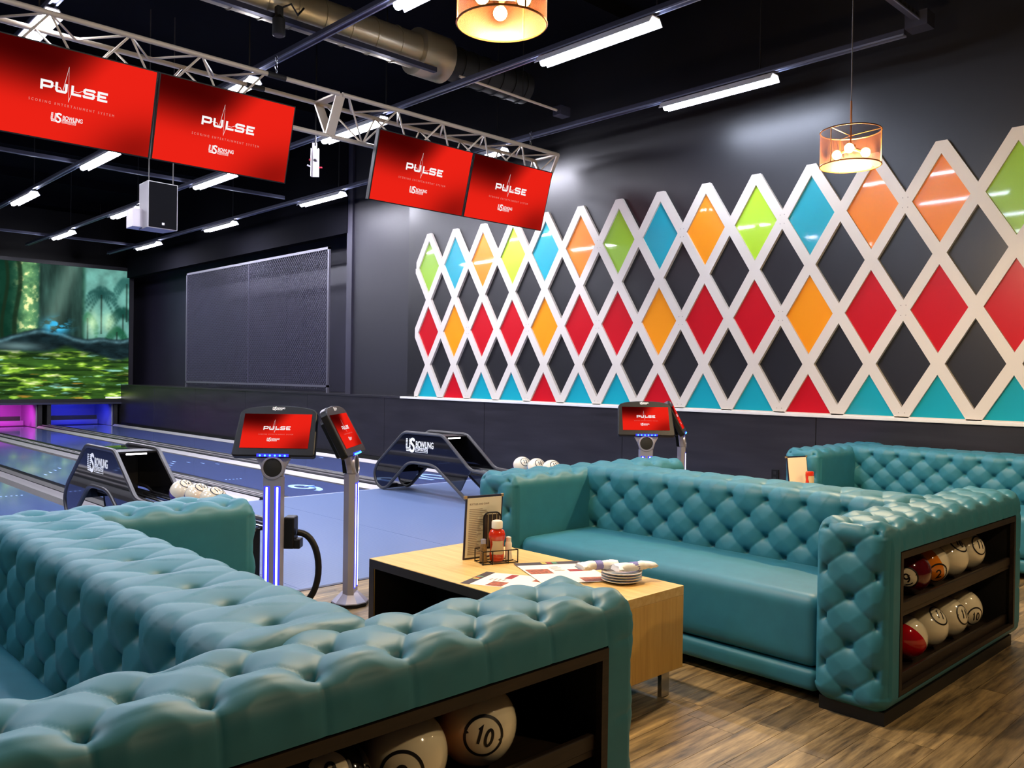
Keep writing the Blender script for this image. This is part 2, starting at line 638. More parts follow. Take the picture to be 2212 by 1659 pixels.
def nlin(a):
    a = np.clip(a, 0, 1)
    return np.where(a <= 0.04045, a / 12.92, ((a + 0.055) / 1.055) ** 2.4)


def red_fn(u, v):
    g = lambda cu, cv, su, sv, th: np.exp(-((((u - cu) * math.cos(th) + (v - cv) * math.sin(th)) / su) ** 2 + ((-(u - cu) * math.sin(th) + (v - cv) * math.cos(th)) / sv) ** 2))
    sm = lambda x, a, b: np.clip((x - a) / (b - a), 0, 1) ** 2 * (3 - 2 * np.clip((x - a) / (b - a), 0, 1))
    d = 0.82 * sm(v + 0.15 * u, 0.34, 0.95) * (1 - sm(u - 0.45 * (v - 0.5), 0.22, 0.56)) + 0.18 * sm(v, 0.2, 0.9) * (1 - sm(u, 0.2, 0.7)) + 0.5 * g(0.90, 0.04, 0.24, 0.40, -0.5)
    d = np.clip(d, 0, 1)
    b = np.stack([np.full_like(u, 236.), np.full_like(u, 34.), np.full_like(u, 22.)], -1)
    k = np.stack([np.full_like(u, 66.), np.full_like(u, 2.), np.full_like(u, 2.)], -1)
    return nlin((b * (1 - d[..., None]) + k * d[..., None]) / 255.)


REDSCR = color_grid('red_screen', 16, 9, 65, 37, red_fn, M['screen_red'])


def vnoise(x, y, seed):
    r = np.random.RandomState(seed).rand(64, 64)
    xi, yi = np.floor(x).astype(int), np.floor(y).astype(int)
    fx, fy = x - xi, y - yi
    fx, fy = fx * fx * (3 - 2 * fx), fy * fy * (3 - 2 * fy)
    q = lambda a, b: r[a % 64, b % 64]
    return (q(xi, yi) * (1 - fx) + q(xi + 1, yi) * fx) * (1 - fy) + (q(xi, yi + 1) * (1 - fx) + q(xi + 1, yi + 1) * fx) * fy


def fbm(x, y, seed, o=4):
    t, a = 0, 0.5
    for k in range(o):
        t = t + a * vnoise(x * 2 ** k, y * 2 ** k, seed + k)
        a *= 0.5
    return t / (1 - 0.5 ** o)


# ------------------------------------------------------------------ shell
XW = 8.86          # right wall face
XK = 8.78          # low wall face
LOUNGE_END = 5.27
FOUL = 9.38
LANE_END = 25.4


def slab(name, a, b, m, parent=None, bevel=0.0):
    return MB().box2(a, b).build(name, m, parent, bevel=bevel)


floor = struct(slab('floor', (-3, -3.2, -0.12), (9.9, 27.5, -0.032), M['seam']))
# planks of the lounge floor
pw, pl = 0.128, 0.92
PLANK = MB().box((0, 0, -0.016), (pl - 0.002, pw - 0.002, 0.032)).mesh('plank', M['plank'])
rest = MB()
n_pl = 0
r = 0
while LOUNGE_END - pw * r > -3.0:
    y = LOUNGE_END - pw * (r + 0.5)
    r += 1
    x = -2.9 + rnd.random() * pl
    while x < 8.76:
        x0, x1 = max(x - pl / 2, -2.9), min(x + pl / 2, 8.78)
        seen = (2.0 < x and 0.55 < y < 2.35 and x < 1.9 + 2.6 * y + 0.6) or (y > 4.35 and 2.0 < x < 4.6) or (x > 5.5 and 0.9 < y < 2.0)
        if seen and n_pl < 298 and x1 - x0 > pl - 0.01:
            link(PLANK, 'plank', floor, loc=(x, y, 0))
            n_pl += 1
        elif x1 - x0 > 0.03:
            rest.box2((x0 + .001, y - pw / 2 + .001, -0.032), (x1 - .001, y + pw / 2 - .001, 0))
        x += pl
o = rest.build('planks', M['plank'], floor)
o['kind'] = 'stuff'
# approach panels in front of the foul line
xs = [-2.9, -1.9, 0.0, 1.9, 3.05, 4.82, 6.72, 8.62, 8.78]
for a, b in zip(xs[:-1], xs[1:]):
    slab('approach_panel', (a + .002, LOUNGE_END + .004, -0.032), (b - .002, FOUL, 0.0), M['approach'], floor)
slab('floor_edge_strip', (-2.9, LOUNGE_END - 0.02, -0.02), (8.78, LOUNGE_END + 0.02, 0.004), M['rail'], floor)

# right wall: board wall above, low wall below
wall_right = struct(slab('wall_right', (XW, -3.2, 1.10), (XW + 0.12, 11.90, 6.2), M['black_wall']))
wall_low = struct(slab('wall_right_lower', (XK + 0.02, -3.2, -0.1), (XK + 0.12, 25.6, 1.11), M['black_matt']))
ys = [-3.2, -0.5, 1.96, 4.40, 7.08, 9.80, 12.45, 15.10, 17.75, 20.4, 23.0, 25.6]
for a, b in zip(ys[:-1], ys[1:]):
    slab('wall_panel', (XK, a + .004, 0.06), (XK + 0.03, b - .004, 1.12), M['knee'], wall_low, bevel=0.003)
slab('kick_strip', (XK - 0.012, -3.2, -0.02), (XK + 0.02, 25.6, 0.055), M['black_matt'], wall_low)
slab('ledge', (XK - 0.01, 11.95, 1.115), (9.75, 25.6, 1.15), M['knee'], wall_low)
trim = struct(slab('trim_1', (XK - 0.022, -3.2, 1.118), (XW + 0.01, 11.97, 1.152), M['white_trim'], bevel=0.004))
wall_recess = struct(slab('wall_recess', (9.75, 11.8, 1.0), (9.9, 27.5, 6.2), M['navy_wall']))
slab('recess_panel', (9.735, 14.3, 1.15), (9.752, 17.7, 5.0), M['navy_wall'], wall_recess, bevel=0.004)
slab('recess_panel', (9.735, 17.72, 1.15), (9.752, 21.2, 5.0), M['navy_wall'], wall_recess, bevel=0.004)
wall_pier = struct(slab('wall_pier', (8.98, 11.88, 1.12), (9.75, 13.95, 6.2), M['pier']))
slab('pier_edge', (8.94, 13.80, 1.12), (9.0, 13.98, 6.2), M['navy_wall'], wall_pier)
header = struct(slab('wall_header', (8.92, 13.96, 4.22), (9.1, 25.6, 6.2), M['ceiling']))
wall_back = struct(slab('wall_back', (-3, 27.3, -0.1), (9.9, 27.5, 6.2), M['black_wall']))
ceiling = struct(slab('ceiling', (-3, -3.2, 6.2), (9.9, 27.5, 6.35), M['ceiling']))
# faint joists of the ceiling
for i in range(9):
    slab('joist', (-3, 0.6 + 3.1 * i, 6.0), (9.85, 0.72 + 3.1 * i, 6.21), M['ceiling'], ceiling)

# ------------------------------------------------------------------ diamond lattice
LX = 8.82
P_, HD = 0.6767, 1.09
Y1, ZB = 11.29, 1.152
NCOL = 16
yk = lambda k: Y1 - (k - 1) * P_
tops = ['green', 'teal', 'orange', 'lime', 'teal', 'orange', 'green', 'teal', 'amber', 'lime', 'teal', 'orange', 'orange', 'green', 'amber', 'teal']
mids = ['red', 'amber', 'red', 'red', 'amber', 'red', 'red', 'amber', 'red', 'red', 'amber', 'red', 'red', 'red', 'amber', 'red']
bots = ['teal', 'red', 'teal', 'teal', 'red', 'teal', 'teal', 'red', 'teal', 'teal', 'red', 'teal', 'teal', 'teal', 'red', 'teal']
lat = thing('wall_lattice', 'tall white diamond lattice with glossy coloured panels along the right wall', 'wall decoration', (LX, 0, 0))
SW = 0.112         # strip width
hw, hh = P_ / 2, HD / 2
ins = SW / 2 / math.sin(math.atan2(hw, hh)) if False else SW / 2
ln = math.hypot(hw, hh)
iy, iz = ins * ln / hh, ins * ln / hw     # inset of side and top corners
TH = 0.042


def ring(mb, cy, cz, half, lower=True, upper=True):
    """one half (half=-1 right in y, +1 left) of a lattice cell"""
    for up in ([1] if upper else []) + ([-1] if lower else []):
        a = (cy + half * hw, cz)
        b = (cy, cz + up * hh)
        ai = (cy + half * (hw - iy), cz)
        bi = (cy, cz + up * (hh - iz))
        V = [(0, a[0], a[1]), (0, b[0], b[1]), (0, bi[0], bi[1]), (0, ai[0], ai[1])]
        V += [(TH, ai[0], ai[1]), (TH, bi[0], bi[1])]
        mb.add(V, [(0, 1, 2, 3), (3, 2, 5, 4)])


def outer_top(mb, cy, cz, half):
    """extra half strip outside the upper edge of a top diamond, blunt at the peak"""
    a = (cy + half * hw, cz)
    b = (cy, cz + hh)
    ao = (cy + half * hw, cz + iz)
    flat = 0.055
    # offset line passes through (hw, cz+iz) with slope of the edge
    bo = (cy + half * flat, cz + iz + (hw - flat) * hh / hw)
    pk = (cy, bo[1])
    V = [(0, *a), (0, *ao), (0, *bo), (0, *pk), (0, *b), (TH, *ao), (TH, *bo), (TH, *pk)]
    mb.add(V, [(0, 1, 2, 3, 4), (1, 5, 6, 2), (2, 6, 7, 3)])


def side_end(mb, cz, cy, half, up, low):
    """closing strip at the left end of the lattice"""
    ye = cy + half * (hw + 0.018)
    for s in (1, -1):
        if (s == 1 and not up) or (s == -1 and not low):
            continue
        k = 0.45
        a0 = (cy + half * hw, cz)
        b0 = (cy + half * hw * 0, cz + s * hh)
        # outer half strip: offset of the edge by iz, cut at ye
        zo = lambda yy: cz + s * (iz + (hw - abs(yy - cy)) * hh / hw)
        y_cut = ye
        V = [(0, a0[0], a0[1]), (0, ye, cz), (0, ye, cz + s * (iz - 0.018 * hh / hw)), (0, cy + half * 0.0, zo(cy)), (0, b0[0], b0[1])]
        # limit at the node level above: clip the outer strip at its own node
        V[3] = (0, cy + half * iy * 0.0, cz + s * hh)
        V[4] = (0, b0[0], b0[1])
        # points of the outer strip at the upper node
        yo = cy + half * iy
        Q = [(0, a0[0], cz), (0, ye, cz), (0, ye, cz + s * (iz - 0.018 * hh / hw)), (0, yo, cz + s * hh), (0, cy, cz + s * hh)]
        mb.add(Q + [(TH, *Q[2][1:]), (TH, *Q[3][1:]), (TH, *Q[1][1:])], [(0, 1, 2, 3, 4), (2, 5, 6, 3), (1, 7, 5, 2)])


z_mid, z_top = ZB + HD, ZB + 2 * HD
for s in range(NCOL // 2):
    mb = MB()
    for k in (2 * s + 1, 2 * s + 2):
        cy = yk(k)
        for half in (1, -1):
            for cz in (z_mid, z_top):
                ring(mb, cy, cz, half)
            ring(mb, cy, ZB, half, lower=False)
            outer_top(mb, cy, z_top, half)
            # dark cells sit between the columns: half of each belongs to this column
            if k == 1 and half == 1:
                continue
            for cz in (ZB + hh, ZB + hh + HD):
                ring(mb, cy + half * hw, cz, -half)
    if s == 0:
        for cz, up, low in ((ZB, True, False), (z_mid, True, True), (z_top, False, True)):
            side_end(mb, cz, yk(1), 1, up, low)
    # small bottom rail of the frame
    mb.box2((0.0, yk(2 * s + 1) + hw, ZB - 0.002), (0.03, yk(2 * s + 2) - hw, ZB + 0.012))
    mb.build('lattice_section', M['lattice'], lat)
for k in range(1, NCOL + 1):
    cy = yk(k)
    for cz, cols, kind in ((z_top, tops, 2), (z_mid, mids, 2), (ZB, bots, 1)):
        g = 1.03
        a, b = (hw - iy) * g, (hh - iz) * g
        if kind == 2:
            poly = [(a, 0), (0, b), (-a, 0), (0, -b)]
        else:
            poly = [(a, 0.0), (0, b), (-a, 0.0)]
        m2 = MB().prism(poly, 0.024, 0.038, lambda p, t: (t, p[0], p[1]))
        o = m2.build('diamond_panel' if kind == 2 else 'triangle_panel', M['d_' + cols[k - 1]], lat)
        o.location = (0, cy, cz)
        o['label'] = {'green': 'olive green', 'lime': 'lime green', 'teal': 'turquoise', 'orange': 'deep orange', 'amber': 'orange', 'red': 'red'}[cols[k - 1]] + ' glossy panel'
scr = MB()
for k in range(2, NCOL, 2):
    y = yk(k) - hw
    for cz in (z_mid, z_top):
        for dy in (-0.025, 0.025):
            for dz in (-0.05, 0.05):
                scr.box((-0.001, y + dy, cz + dz), (0.003, 0.007, 0.007))
    for dy in (-0.03, 0.03):
        scr.box((-0.001, y + dy, ZB + 0.05), (0.003, 0.007, 0.007))
o = scr.build('screws', M['screw'], lat)
o['kind'] = 'stuff'

# ------------------------------------------------------------------ lanes
lane_spec = [('10', 7.24, 8.32, 'the lane beside the right wall, numbered ten'), ('9', 5.28, 6.36, 'the lane numbered nine, second from the right wall'),
             ('', 3.50, 4.58, 'third from the right wall, left of lane nine'), ('', 1.86, 2.94, 'the lane left of the nearer ball return'), ('', -0.1, 0.98, 'leftmost lane, mirroring the projection screen')]


def digit_strokes(ch):
    if ch == '0':
        return [(arc(0, 0, 0.20, 0.34, 0, 360, 28), True)]
    if ch == '1':
        return [([(-0.07, 0.24), (0.04, 0.34), (0.04, -0.34)], False)]
    if ch == '9':
        return [(arc(0, 0.12, 0.19, 0.20, 0, 360, 26), True), ([(0.19, 0.12)] + arc(-0.13, 0.0, 0.32, 0.34, 0, -80, 10), False)]
    if ch == '8':
        return [(arc(0, 0.17, 0.155, 0.155, 0, 360, 24), True), (arc(0, -0.18, 0.19, 0.185, 0, 360, 24), True)]
    if ch == '2':
        return [(arc(0, 0.14, 0.18, 0.19, 165, -40, 16) + [(-0.20, -0.33), (0.21, -0.33)], False)]
    if ch == '5':
        return [([(0.18, 0.33), (-0.13, 0.33), (-0.16, 0.04)] + arc(0, -0.12, 0.19, 0.20, 120, -150, 16), False)]
    return []


for num, x0, x1, where in lane_spec:
    t = thing('bowling_lane', 'glossy blue grey bowling lane, ' + where, 'bowling lane', ((x0 + x1) / 2, FOUL, 0))
    w = x1 - x0
    L = LANE_END - FOUL
    slab('lane_surface', (-w / 2, 0.02, -0.04), (w / 2, L, 0.0), M['lane'], t)
    slab('foul_line', (-w / 2 - 0.25, -0.012, -0.03), (w / 2 + 0.25, 0.02, 0.002), M['foul'], t)
    for sgn in (1, -1):
        g = MB()
        prof = [(0.004, -0.004), (0.03, -0.04), (0.09, -0.065), (0.15, -0.065), (0.21, -0.035), (0.245, 0.0), (0.268, 0.022), (0.268, -0.08), (0.004, -0.08)]
        if sgn > 0:
            pr_ = [(w / 2 + a, b) for a, b in prof]
        else:
            pr_ = [(-w / 2 - a, b) for a, b in reversed(prof)]
        g.prism(pr_, 0.02, L, lambda p, y: (p[0], y, p[1]))
        g.build('gutter', M['gutter'] if sgn > 0 else M['gutter_shaded'], t, smooth=35)  # lit right and shaded left gutters, put into two colours
    mk = MB()
    for i in range(-3, 4):
        y = 4.9 - 0.26 * abs(i)
        xm = i * 0.135
        mk.add([(xm - 0.014, y, 0.002), (xm + 0.014, y, 0.002), (xm, y + 0.16, 0.002)], [(0, 1, 2)])
    for i in range(10):
        xm = (-0.42 + 0.055 * i) if i < 5 else (0.20 + 0.055 * (i - 5))
        mk.box((xm, 2.1, 0.001), (0.018, 0.03, 0.002))
    mk.build('lane_markers', M['lane_white'], t)
    if num:
        fl = Flat()
        for i, ch in enumerate(num):
            for pts, cl in digit_strokes(ch):
                fl.put(stroke(pts, 0.11, cl), (i - (len(num) - 1) / 2) * 0.5, 0, 1.0)
        o = fl.mb.build('lane_number', M['lane_white'], t)
        o.scale = (0.62, 1.0, 1)
        o.location = (0.02 if num == '9' else 0.06, 0.66, 0.003)
# black division caps between lanes, with return rails
for i, (a, b, lb) in enumerate([(6.64, 6.965, 'black division cap with twin silver rails between lanes nine and ten'), (4.86, 5.0, 'narrow black division cap left of lane nine'), (3.22, 3.225, ''), (1.26, 1.58, 'black division cap left of the fourth lane from the wall')]):
    if not lb:
        continue
    t = thing('division_cap', lb, 'lane divider', ((a + b) / 2, FOUL, 0))
    w = b - a
    ys_ = 0.16 if i == 0 else 0.02
    slab('cap_board', (-w / 2, ys_, -0.06), (w / 2, LANE_END - FOUL, 0.035), M['cap'], t, bevel=0.008)
    for xx in (-w * 0.25, w * 0.25):
        slab('silver_rail', (xx - 0.012, ys_ + 0.03, 0.034), (xx + 0.012, LANE_END - FOUL, 0.046), M['gutter'], t)

# ------------------------------------------------------------------ projection screen and pits
SY = 25.45
SX0, SX1, SZ0, SZ1 = 2.30, 8.98, 0.74, 4.41
sw, sh = SX1 - SX0, SZ1 - SZ0


def jungle(u, v):
    vis0 = (5.70 - SX0) / sw
    s = (u - vis0) / (1 - vis0)            # 0..1 over the part of the picture in view
    n1 = fbm(u * 26 + 3, v * 15, 3)
    n2 = fbm(u * 60, v * 34 + 7, 9)
    n3 = fbm(u * 9, v * 60 + 2, 21)        # streaks
    n4 = fbm(u * 16 + 5, v * 40, 33)
    mix = lambda a, b, t: a * (1 - t[..., None]) + np.array(b, float) * t[..., None]
    one = np.ones(u.shape + (3,))
    sm = lambda x, a, b: np.clip((x - a) / (b - a), 0, 1) ** 2 * (3 - 2 * np.clip((x - a) / (b - a), 0, 1))
    col = one * np.array((40, 84, 66.))
    col = mix(col, (14, 46, 36), sm(n1, 0.35, 0.75) * 0.8)
    # sunlit clearing on the left
    g = np.exp(-((s - 0.20) / 0.07) ** 2)
    col = mix(col, (150, 205, 130), np.clip(g * (0.35 + n2) * 0.8, 0, 1))
    col = mix(col, (250, 245, 170), np.clip(g * sm(n2, 0.52, 0.75), 0, 1))
    g2 = np.exp(-((s - 0.03) / 0.10) ** 2)
    col = mix(col, (10, 42, 30), g2 * 0.75)
    for c0, w0 in ((0.125, 0.018), (0.035, 0.014)):
        tk = np.exp(-((s - c0 - 0.02 * np.sin(v * 9)) / w0) ** 4)
        col = mix(col, (24, 40, 26), tk * 0.85)
    # great trunk
    tk = sm(s, 0.27, 0.30) * (1 - sm(s, 0.60, 0.64))
    bark = fbm(u * 40, v * 5, 50)
    tcol = one * np.array((38, 62, 56.)) * (0.55 + 0.9 * bark)[..., None]
    col = col * (1 - tk[..., None]) + tcol * tk[..., None]
    beam = np.exp(-(((s - 0.46) + (v - 0.8) * -0.35) / 0.07) ** 2) * tk
    col = mix(col, (120, 150, 136), beam * 0.45)
    # misty ferns on the right
    rt = sm(s, 0.61, 0.66)
    mist = one * np.array((96, 150, 140.)) * (0.75 + 0.5 * n1)[..., None]
    col = col * (1 - rt[..., None]) + mist * rt[..., None]
    fr_rng = np.random.RandomState(12)
    for fc, fv, L, fcol in ((0.77, 0.80, 0.17, (30, 70, 66)), (0.95, 0.66, 0.15, (24, 66, 58)), (0.98, 0.90, 0.14, (44, 92, 86)), (0.66, 0.62, 0.10, (40, 100, 74)), (0.90, 0.52, 0.12, (30, 84, 60))):
        for a in np.linspace(-0.5, PI + 0.5, 13):
            a += 0.2 * (fr_rng.rand() - 0.5)
            d = np.zeros_like(s)
            for t in np.linspace(0.08, 1, 9):
                px = fc + L * t * math.cos(a) * 0.8
                py = fv + L * t * math.sin(a) * 0.9 - 0.10 * t * t
                d = np.maximum(d, np.exp(-((s - px) / 0.013) ** 2 - ((v - py) / (0.012 + 0.012 * (1 - t))) ** 2))
            col = mix(col, fcol, d * (0.55 + 0.4 * n2) * rt)
        col = mix(col, (26, 42, 36), np.exp(-((s - fc) / 0.007) ** 2) * (v < fv) * (v > fv - 0.30) * rt * 0.75)
    pale = np.exp(-(((s - 0.70) / 0.05) ** 2 + ((v - 0.58) / 0.09) ** 2)) + np.exp(-(((s - 0.83) / 0.05) ** 2 + ((v - 0.59) / 0.07) ** 2))
    col = mix(col, (206, 240, 190), np.clip(pale, 0, 1) * (0.4 + 0.6 * n2))
    # undergrowth rushing past
    lo = 1 - sm(v, 0.36, 0.46)
    gr = one * np.array((46, 78, 30.)) * (0.45 + 1.0 * n3)[..., None]
    gr = mix(gr, (150, 196, 60), sm(n4, 0.52, 0.72))
    gr = mix(gr, (240, 248, 180), sm(n4, 0.68, 0.80) * 0.9)
    gr = mix(gr, (150, 215, 205), sm(fbm(u * 14, v * 46 + 9, 71), 0.66, 0.78) * 0.8)
    gr = mix(gr, (205, 140, 50), sm(fbm(u * 10 + 4, v * 60, 83), 0.70, 0.80) * 0.7 * (v < 0.2))
    gr = mix(gr, (18, 36, 16), sm(n3, 0.55, 0.30) * 0.0 + sm(0.6 - n3, 0.1, 0.3) * 0.6)
    col = col * (1 - lo[..., None]) + gr * lo[..., None]
    # dark mossy fallen trunk across the middle
    top = 0.47 + 0.05 * np.sin((s - 0.1) * 7.0) + 0.05 * np.exp(-((s - 0.78) / 0.13) ** 2) + 0.015 * (n1 - 0.5)
    bot = 0.35 - 0.05 * np.exp(-((s - 0.9) / 0.12) ** 2) + 0.05 * np.exp(-((s - 0.5) / 0.1) ** 2)
    lg = sm(v, 0, 1) * 0 + sm(v - bot, -0.03, 0.02) * (1 - sm(v - top, -0.012, 0.012))
    lcol = one * np.array((20, 34, 38.)) * (0.5 + 1.0 * fbm(u * 30, v * 40, 91))[..., None]
    lcol = mix(lcol, (96, 140, 150), np.exp(-((v - top + 0.02) / 0.014) ** 2) * (0.3 + 0.6 * n2))
    lcol = mix(lcol, (120, 150, 150), np.exp(-(((s - 0.13) / 0.16) ** 2 + ((v - 0.385) / 0.03) ** 2)) * 0.7)
    col = col * (1 - lg[..., None]) + lcol * lg[..., None]
    # blue blossoms growing on the trunk
    bl = np.exp(-(((s - 0.42) / 0.085) ** 2 + ((v - 0.545) / 0.05) ** 2))
    bl = np.clip(bl * sm(fbm(u * 34, v * 30, 101), 0.38, 0.6) * 1.5, 0, 1)
    col = mix(col, (60, 170, 215), bl)
    return nlin(col / 255. * 1.12)


ps = thing('projection_screen', 'large projection screen with a bright green jungle picture at the lane end', 'projection screen', (0, SY, 0))
fr = MB()
for a, b in (((SX0 - .12, 0, SZ0 - .10), (SX1 + .12, .08, SZ0)), ((SX0 - .12, 0, SZ1), (SX1 + .12, .08, SZ1 + .10)), ((SX0 - .12, 0, SZ0), (SX0, .08, SZ1)), ((SX1, 0, SZ0), (SX1 + .12, .08, SZ1))):
    fr.box2(a, b)
fr.build('screen_frame', M['scr_frame'], ps)
pic = color_grid('picture', sw, sh, 420, 230, jungle, M['picture'])
link(pic, 'picture', ps, loc=((SX0 + SX1) / 2, 0.03, (SZ0 + SZ1) / 2), rot=(PI / 2, 0, 0))
slab('backing_board', (SX0 - .1, 0.04, SZ0 - .09), (SX1 + .1, 0.07, SZ1 + .09), M['pit_dark'], ps)
slab('caption_bar', (SX1 - 0.62, 0.0, SZ0 + 0.012), (SX1 - 0.02, 0.028, SZ0 + 0.055), emitter('caption_white', (0.9, 0.9, 0.92), 1.0), ps)
slab('light_ledge', (SX0 - .1, -0.03, SZ0 - .15), (SX1 + .1, 0.05, SZ0 - .10), M['rail'], ps)

pits = [(7.24, 8.32, (0.03, 0.04, 1.0), 46, 'blue lit pin pit under the right end of the projection screen'),
        (5.28, 6.36, (1.0, 0.05, 0.9), 60, 'magenta lit pin pit under the projection screen'),
        (3.50, 4.58, (0.03, 0.04, 1.0), 40, 'blue lit pin pit left of the magenta pit')]
for x0, x1, colr, pwr, lb in pits:
    cx = (x0 + x1) / 2
    t = thing('pin_pit', lb, 'pin pit', (cx, 25.6, 0))
    h = (x1 - x0) / 2 + 0.28
    slab('side_board', (-h - 0.10, -0.1, -0.08), (-h, 1.6, SZ0 - 0.15), M['pit_dark'], t)
    slab('side_board', (h, -0.1, -0.08), (h + 0.10, 1.6, SZ0 - 0.15), M['pit_dark'], t)
    slab('back_curtain', (-h, 1.45, -0.08), (h, 1.5, SZ0 - 0.12), M['pit'], t)
    slab('pit_floor', (-h, -0.15, -0.10), (h, 1.5, -0.03), M['pit_dark'], t)
    slab('sweep_bar', (-h + 0.02, 0.35, 0.14), (h - 0.32, 0.42, 0.26), M['pit_dark'], t)
    slab('inner_liner', (h - 0.03, 0.0, -0.05), (h - 0.002, 1.45, SZ0 - 0.16), M['pit'], t)
    slab('rear_cushion', (-h + 0.05, 1.1, -0.03), (h - 0.05, 1.3, 0.10), M['pit'], t)
    ld = bpy.data.lights.new('pit_lamp', 'AREA')
    ld.shape = 'RECTANGLE'
    ld.size, ld.size_y = 0.9, 0.2
    ld.energy = pwr * 0.55
    ld.color = colr
    lo = bpy.data.objects.new('pit_lamp', ld)
    C.objects.link(lo)
    lo.parent = t
    lo.location = (0, 0.25, SZ0 - 0.16)
    lo.rotation_euler = (math.radians(25), 0, 0)

# ------------------------------------------------------------------ wire mesh panel on the right wall
mp_ = thing('mesh_panel', 'large framed steel wire mesh panel over the low wall beyond the lattice', 'mesh panel', (8.90, 14.55, 1.22))
LY, LZ = 6.75, 2.80
fr = MB()
for a, b in (((0, 0, -0.069), (0.04, 0.05, LZ)), ((0, LY - .05, -0.069), (0.04, LY, LZ)), ((0, 0, 0.04), (0.04, LY, 0.085)), ((0, 0, LZ - .05), (0.04, LY, LZ))):
    fr.box2(a, b)
fr.build('mesh_frame', M['frame_steel'], mp_)
wr = MB()
sp, sl = 0.085, 1.0       # wire spacing, slope dz/dy
for sgn in (1, -1):
    c0 = -LZ if sgn > 0 else 0.0
    c = c0
    while c < LY + (0 if sgn > 0 else LZ):
        # line y = c + sgn * z / sl
        pts = []
        for z in (0.0, LZ):
            pts.append([c + sgn * z / sl, z])
        (ya, za), (yb, zb) = pts
        if sgn > 0:
            if ya < 0:
                za, ya = -ya * sl, 0.0
            if yb > LY:
                zb, yb = (LY - ya) * sl + za, LY
        else:
            if ya > LY:
                za, ya = (ya - LY) * sl, LY
            if yb < 0:
                zb, yb = za + ya * sl, 0.0
        if zb > za + 0.02 and za < LZ:
            wr.bar((0.02 + 0.006 * sgn, ya, za), (0.02 + 0.006 * sgn, yb, zb), 0.009, 0.009, (1, 0, 0))
        c += sp
o = wr.build('wire_mesh', M['mesh_wire'], mp_)
o['kind'] = 'stuff'
mr = MB().box2((0.0, LY / 2 - 0.006, 0), (0.035, LY / 2 + 0.006, LZ)).build('centre_post', M['mesh_wire'], mp_)

# ------------------------------------------------------------------ ceiling rails, lights
ZR = 4.70
rows_x = [('A', 8.10, 'the rail nearest the diamond wall'), ('B', 6.10, 'the second rail from the diamond wall'), ('C', 4.30, 'the third rail from the diamond wall'), ('D', 2.24, 'the fourth rail from the diamond wall'), ('E', 0.25, 'the fifth rail from the diamond wall'), ('F', -1.75, 'the sixth rail from the diamond wall')]
ends = dict(A=3.25, B=-1.0, C=-1.0, D=-1.0, E=-1.0, F=-1.0)
lights_y = dict(A=[5.28, 9.40, 13.53, 17.68, 21.75], B=[5.32, 9.45, 13.58, 17.6, 21.6], C=[5.30, 9.30, 13.55, 17.6, 21.7], D=[5.2, 9.0, 13.4, 17.6], E=[5.2, 9.2], F=[5.2, 9.2])
ordn = ['first', 'second', 'third', 'fourth', 'fifth']
LL = 1.42


def rail_mesh(L):
    mb = MB()
    mb.box2((-0.035, 0, 0.0), (0.035, L, 0.075))
    mb.box2((-0.041, 0, -0.006), (-0.022, L, 0.014))
    mb.box2((0.022, 0, -0.006), (0.041, L, 0.014))
    return mb


FIX = {}
fx = MB()
prof = [(-0.10, -0.055), (-0.092, -0.058), (-0.05, 0.0), (0.05, 0.0), (0.092, -0.058), (0.10, -0.055), (0.055, 0.012), (-0.055, 0.012)]
fx.prism(prof, -LL / 2, LL / 2, lambda p, y: (p[0], y, p[1]))
FIX['body'] = fx.mesh('reflector', M['fixture'])
tb = MB()
tb.tube([(0, -LL / 2 + .02, -0.030), (0, LL / 2 - .02, -0.030)], 0.042, 12)  # both tubes are widened to take in their bloom
FIX['near'] = tb.mesh('tube', M['tube_near'], True)
tb = MB()
tb.tube([(0, -LL / 2 + .02, -0.030), (0, LL / 2 - .02, -0.030)], 0.042, 12)
FIX['far'] = tb.mesh('tube', M['tube_far'], True)
FIX['clip'] = MB().box((0, 0, 0.021), (0.09, 0.03, 0.016)).mesh('mounting_clip', M['rail'])
for key, x, txt in rows_x:
    y0 = ends[key]
    L = 24.6 - y0
    t = thing('light_rail', 'long dark steel strut carrying tube lights, ' + txt, 'ceiling rail', (x, y0, ZR))
    mb = MB()
    mb.box2((-0.03, 0, 0.045), (0.03, L, 0.095))
    mb.build('channel', M['rail'], t)
    for sx in (-0.03, 0.03):
        slab('channel_lip', (sx - 0.008, 0, 0.031), (sx + 0.008, L, 0.047), M['rail_edge'], t)
    hg = MB()
    for i in range(6):
        hg.box((0, 1.5 + i * 4.1, 0.8), (0.012, 0.012, 1.45))
    o = hg.build('hanger_rods', M['black_matt'], t)
    o['kind'] = 'stuff'
    for i, y in enumerate(lights_y[key]):
        n = i
        lt = thing('tube_light', '%s lit tube light counted from the lounge along %s' % (ordn[n], txt), 'ceiling light', (x, y, ZR), group='tube lights on the ceiling rails')
        link(FIX['body'], 'reflector', lt)
        link(FIX['near' if y < 7.5 else 'far'], 'tube', lt)
        link(FIX['clip'], 'mounting_clip', lt, loc=(0, -0.5, 0))
        link(FIX['clip'], 'mounting_clip', lt, loc=(0, 0.5, 0))


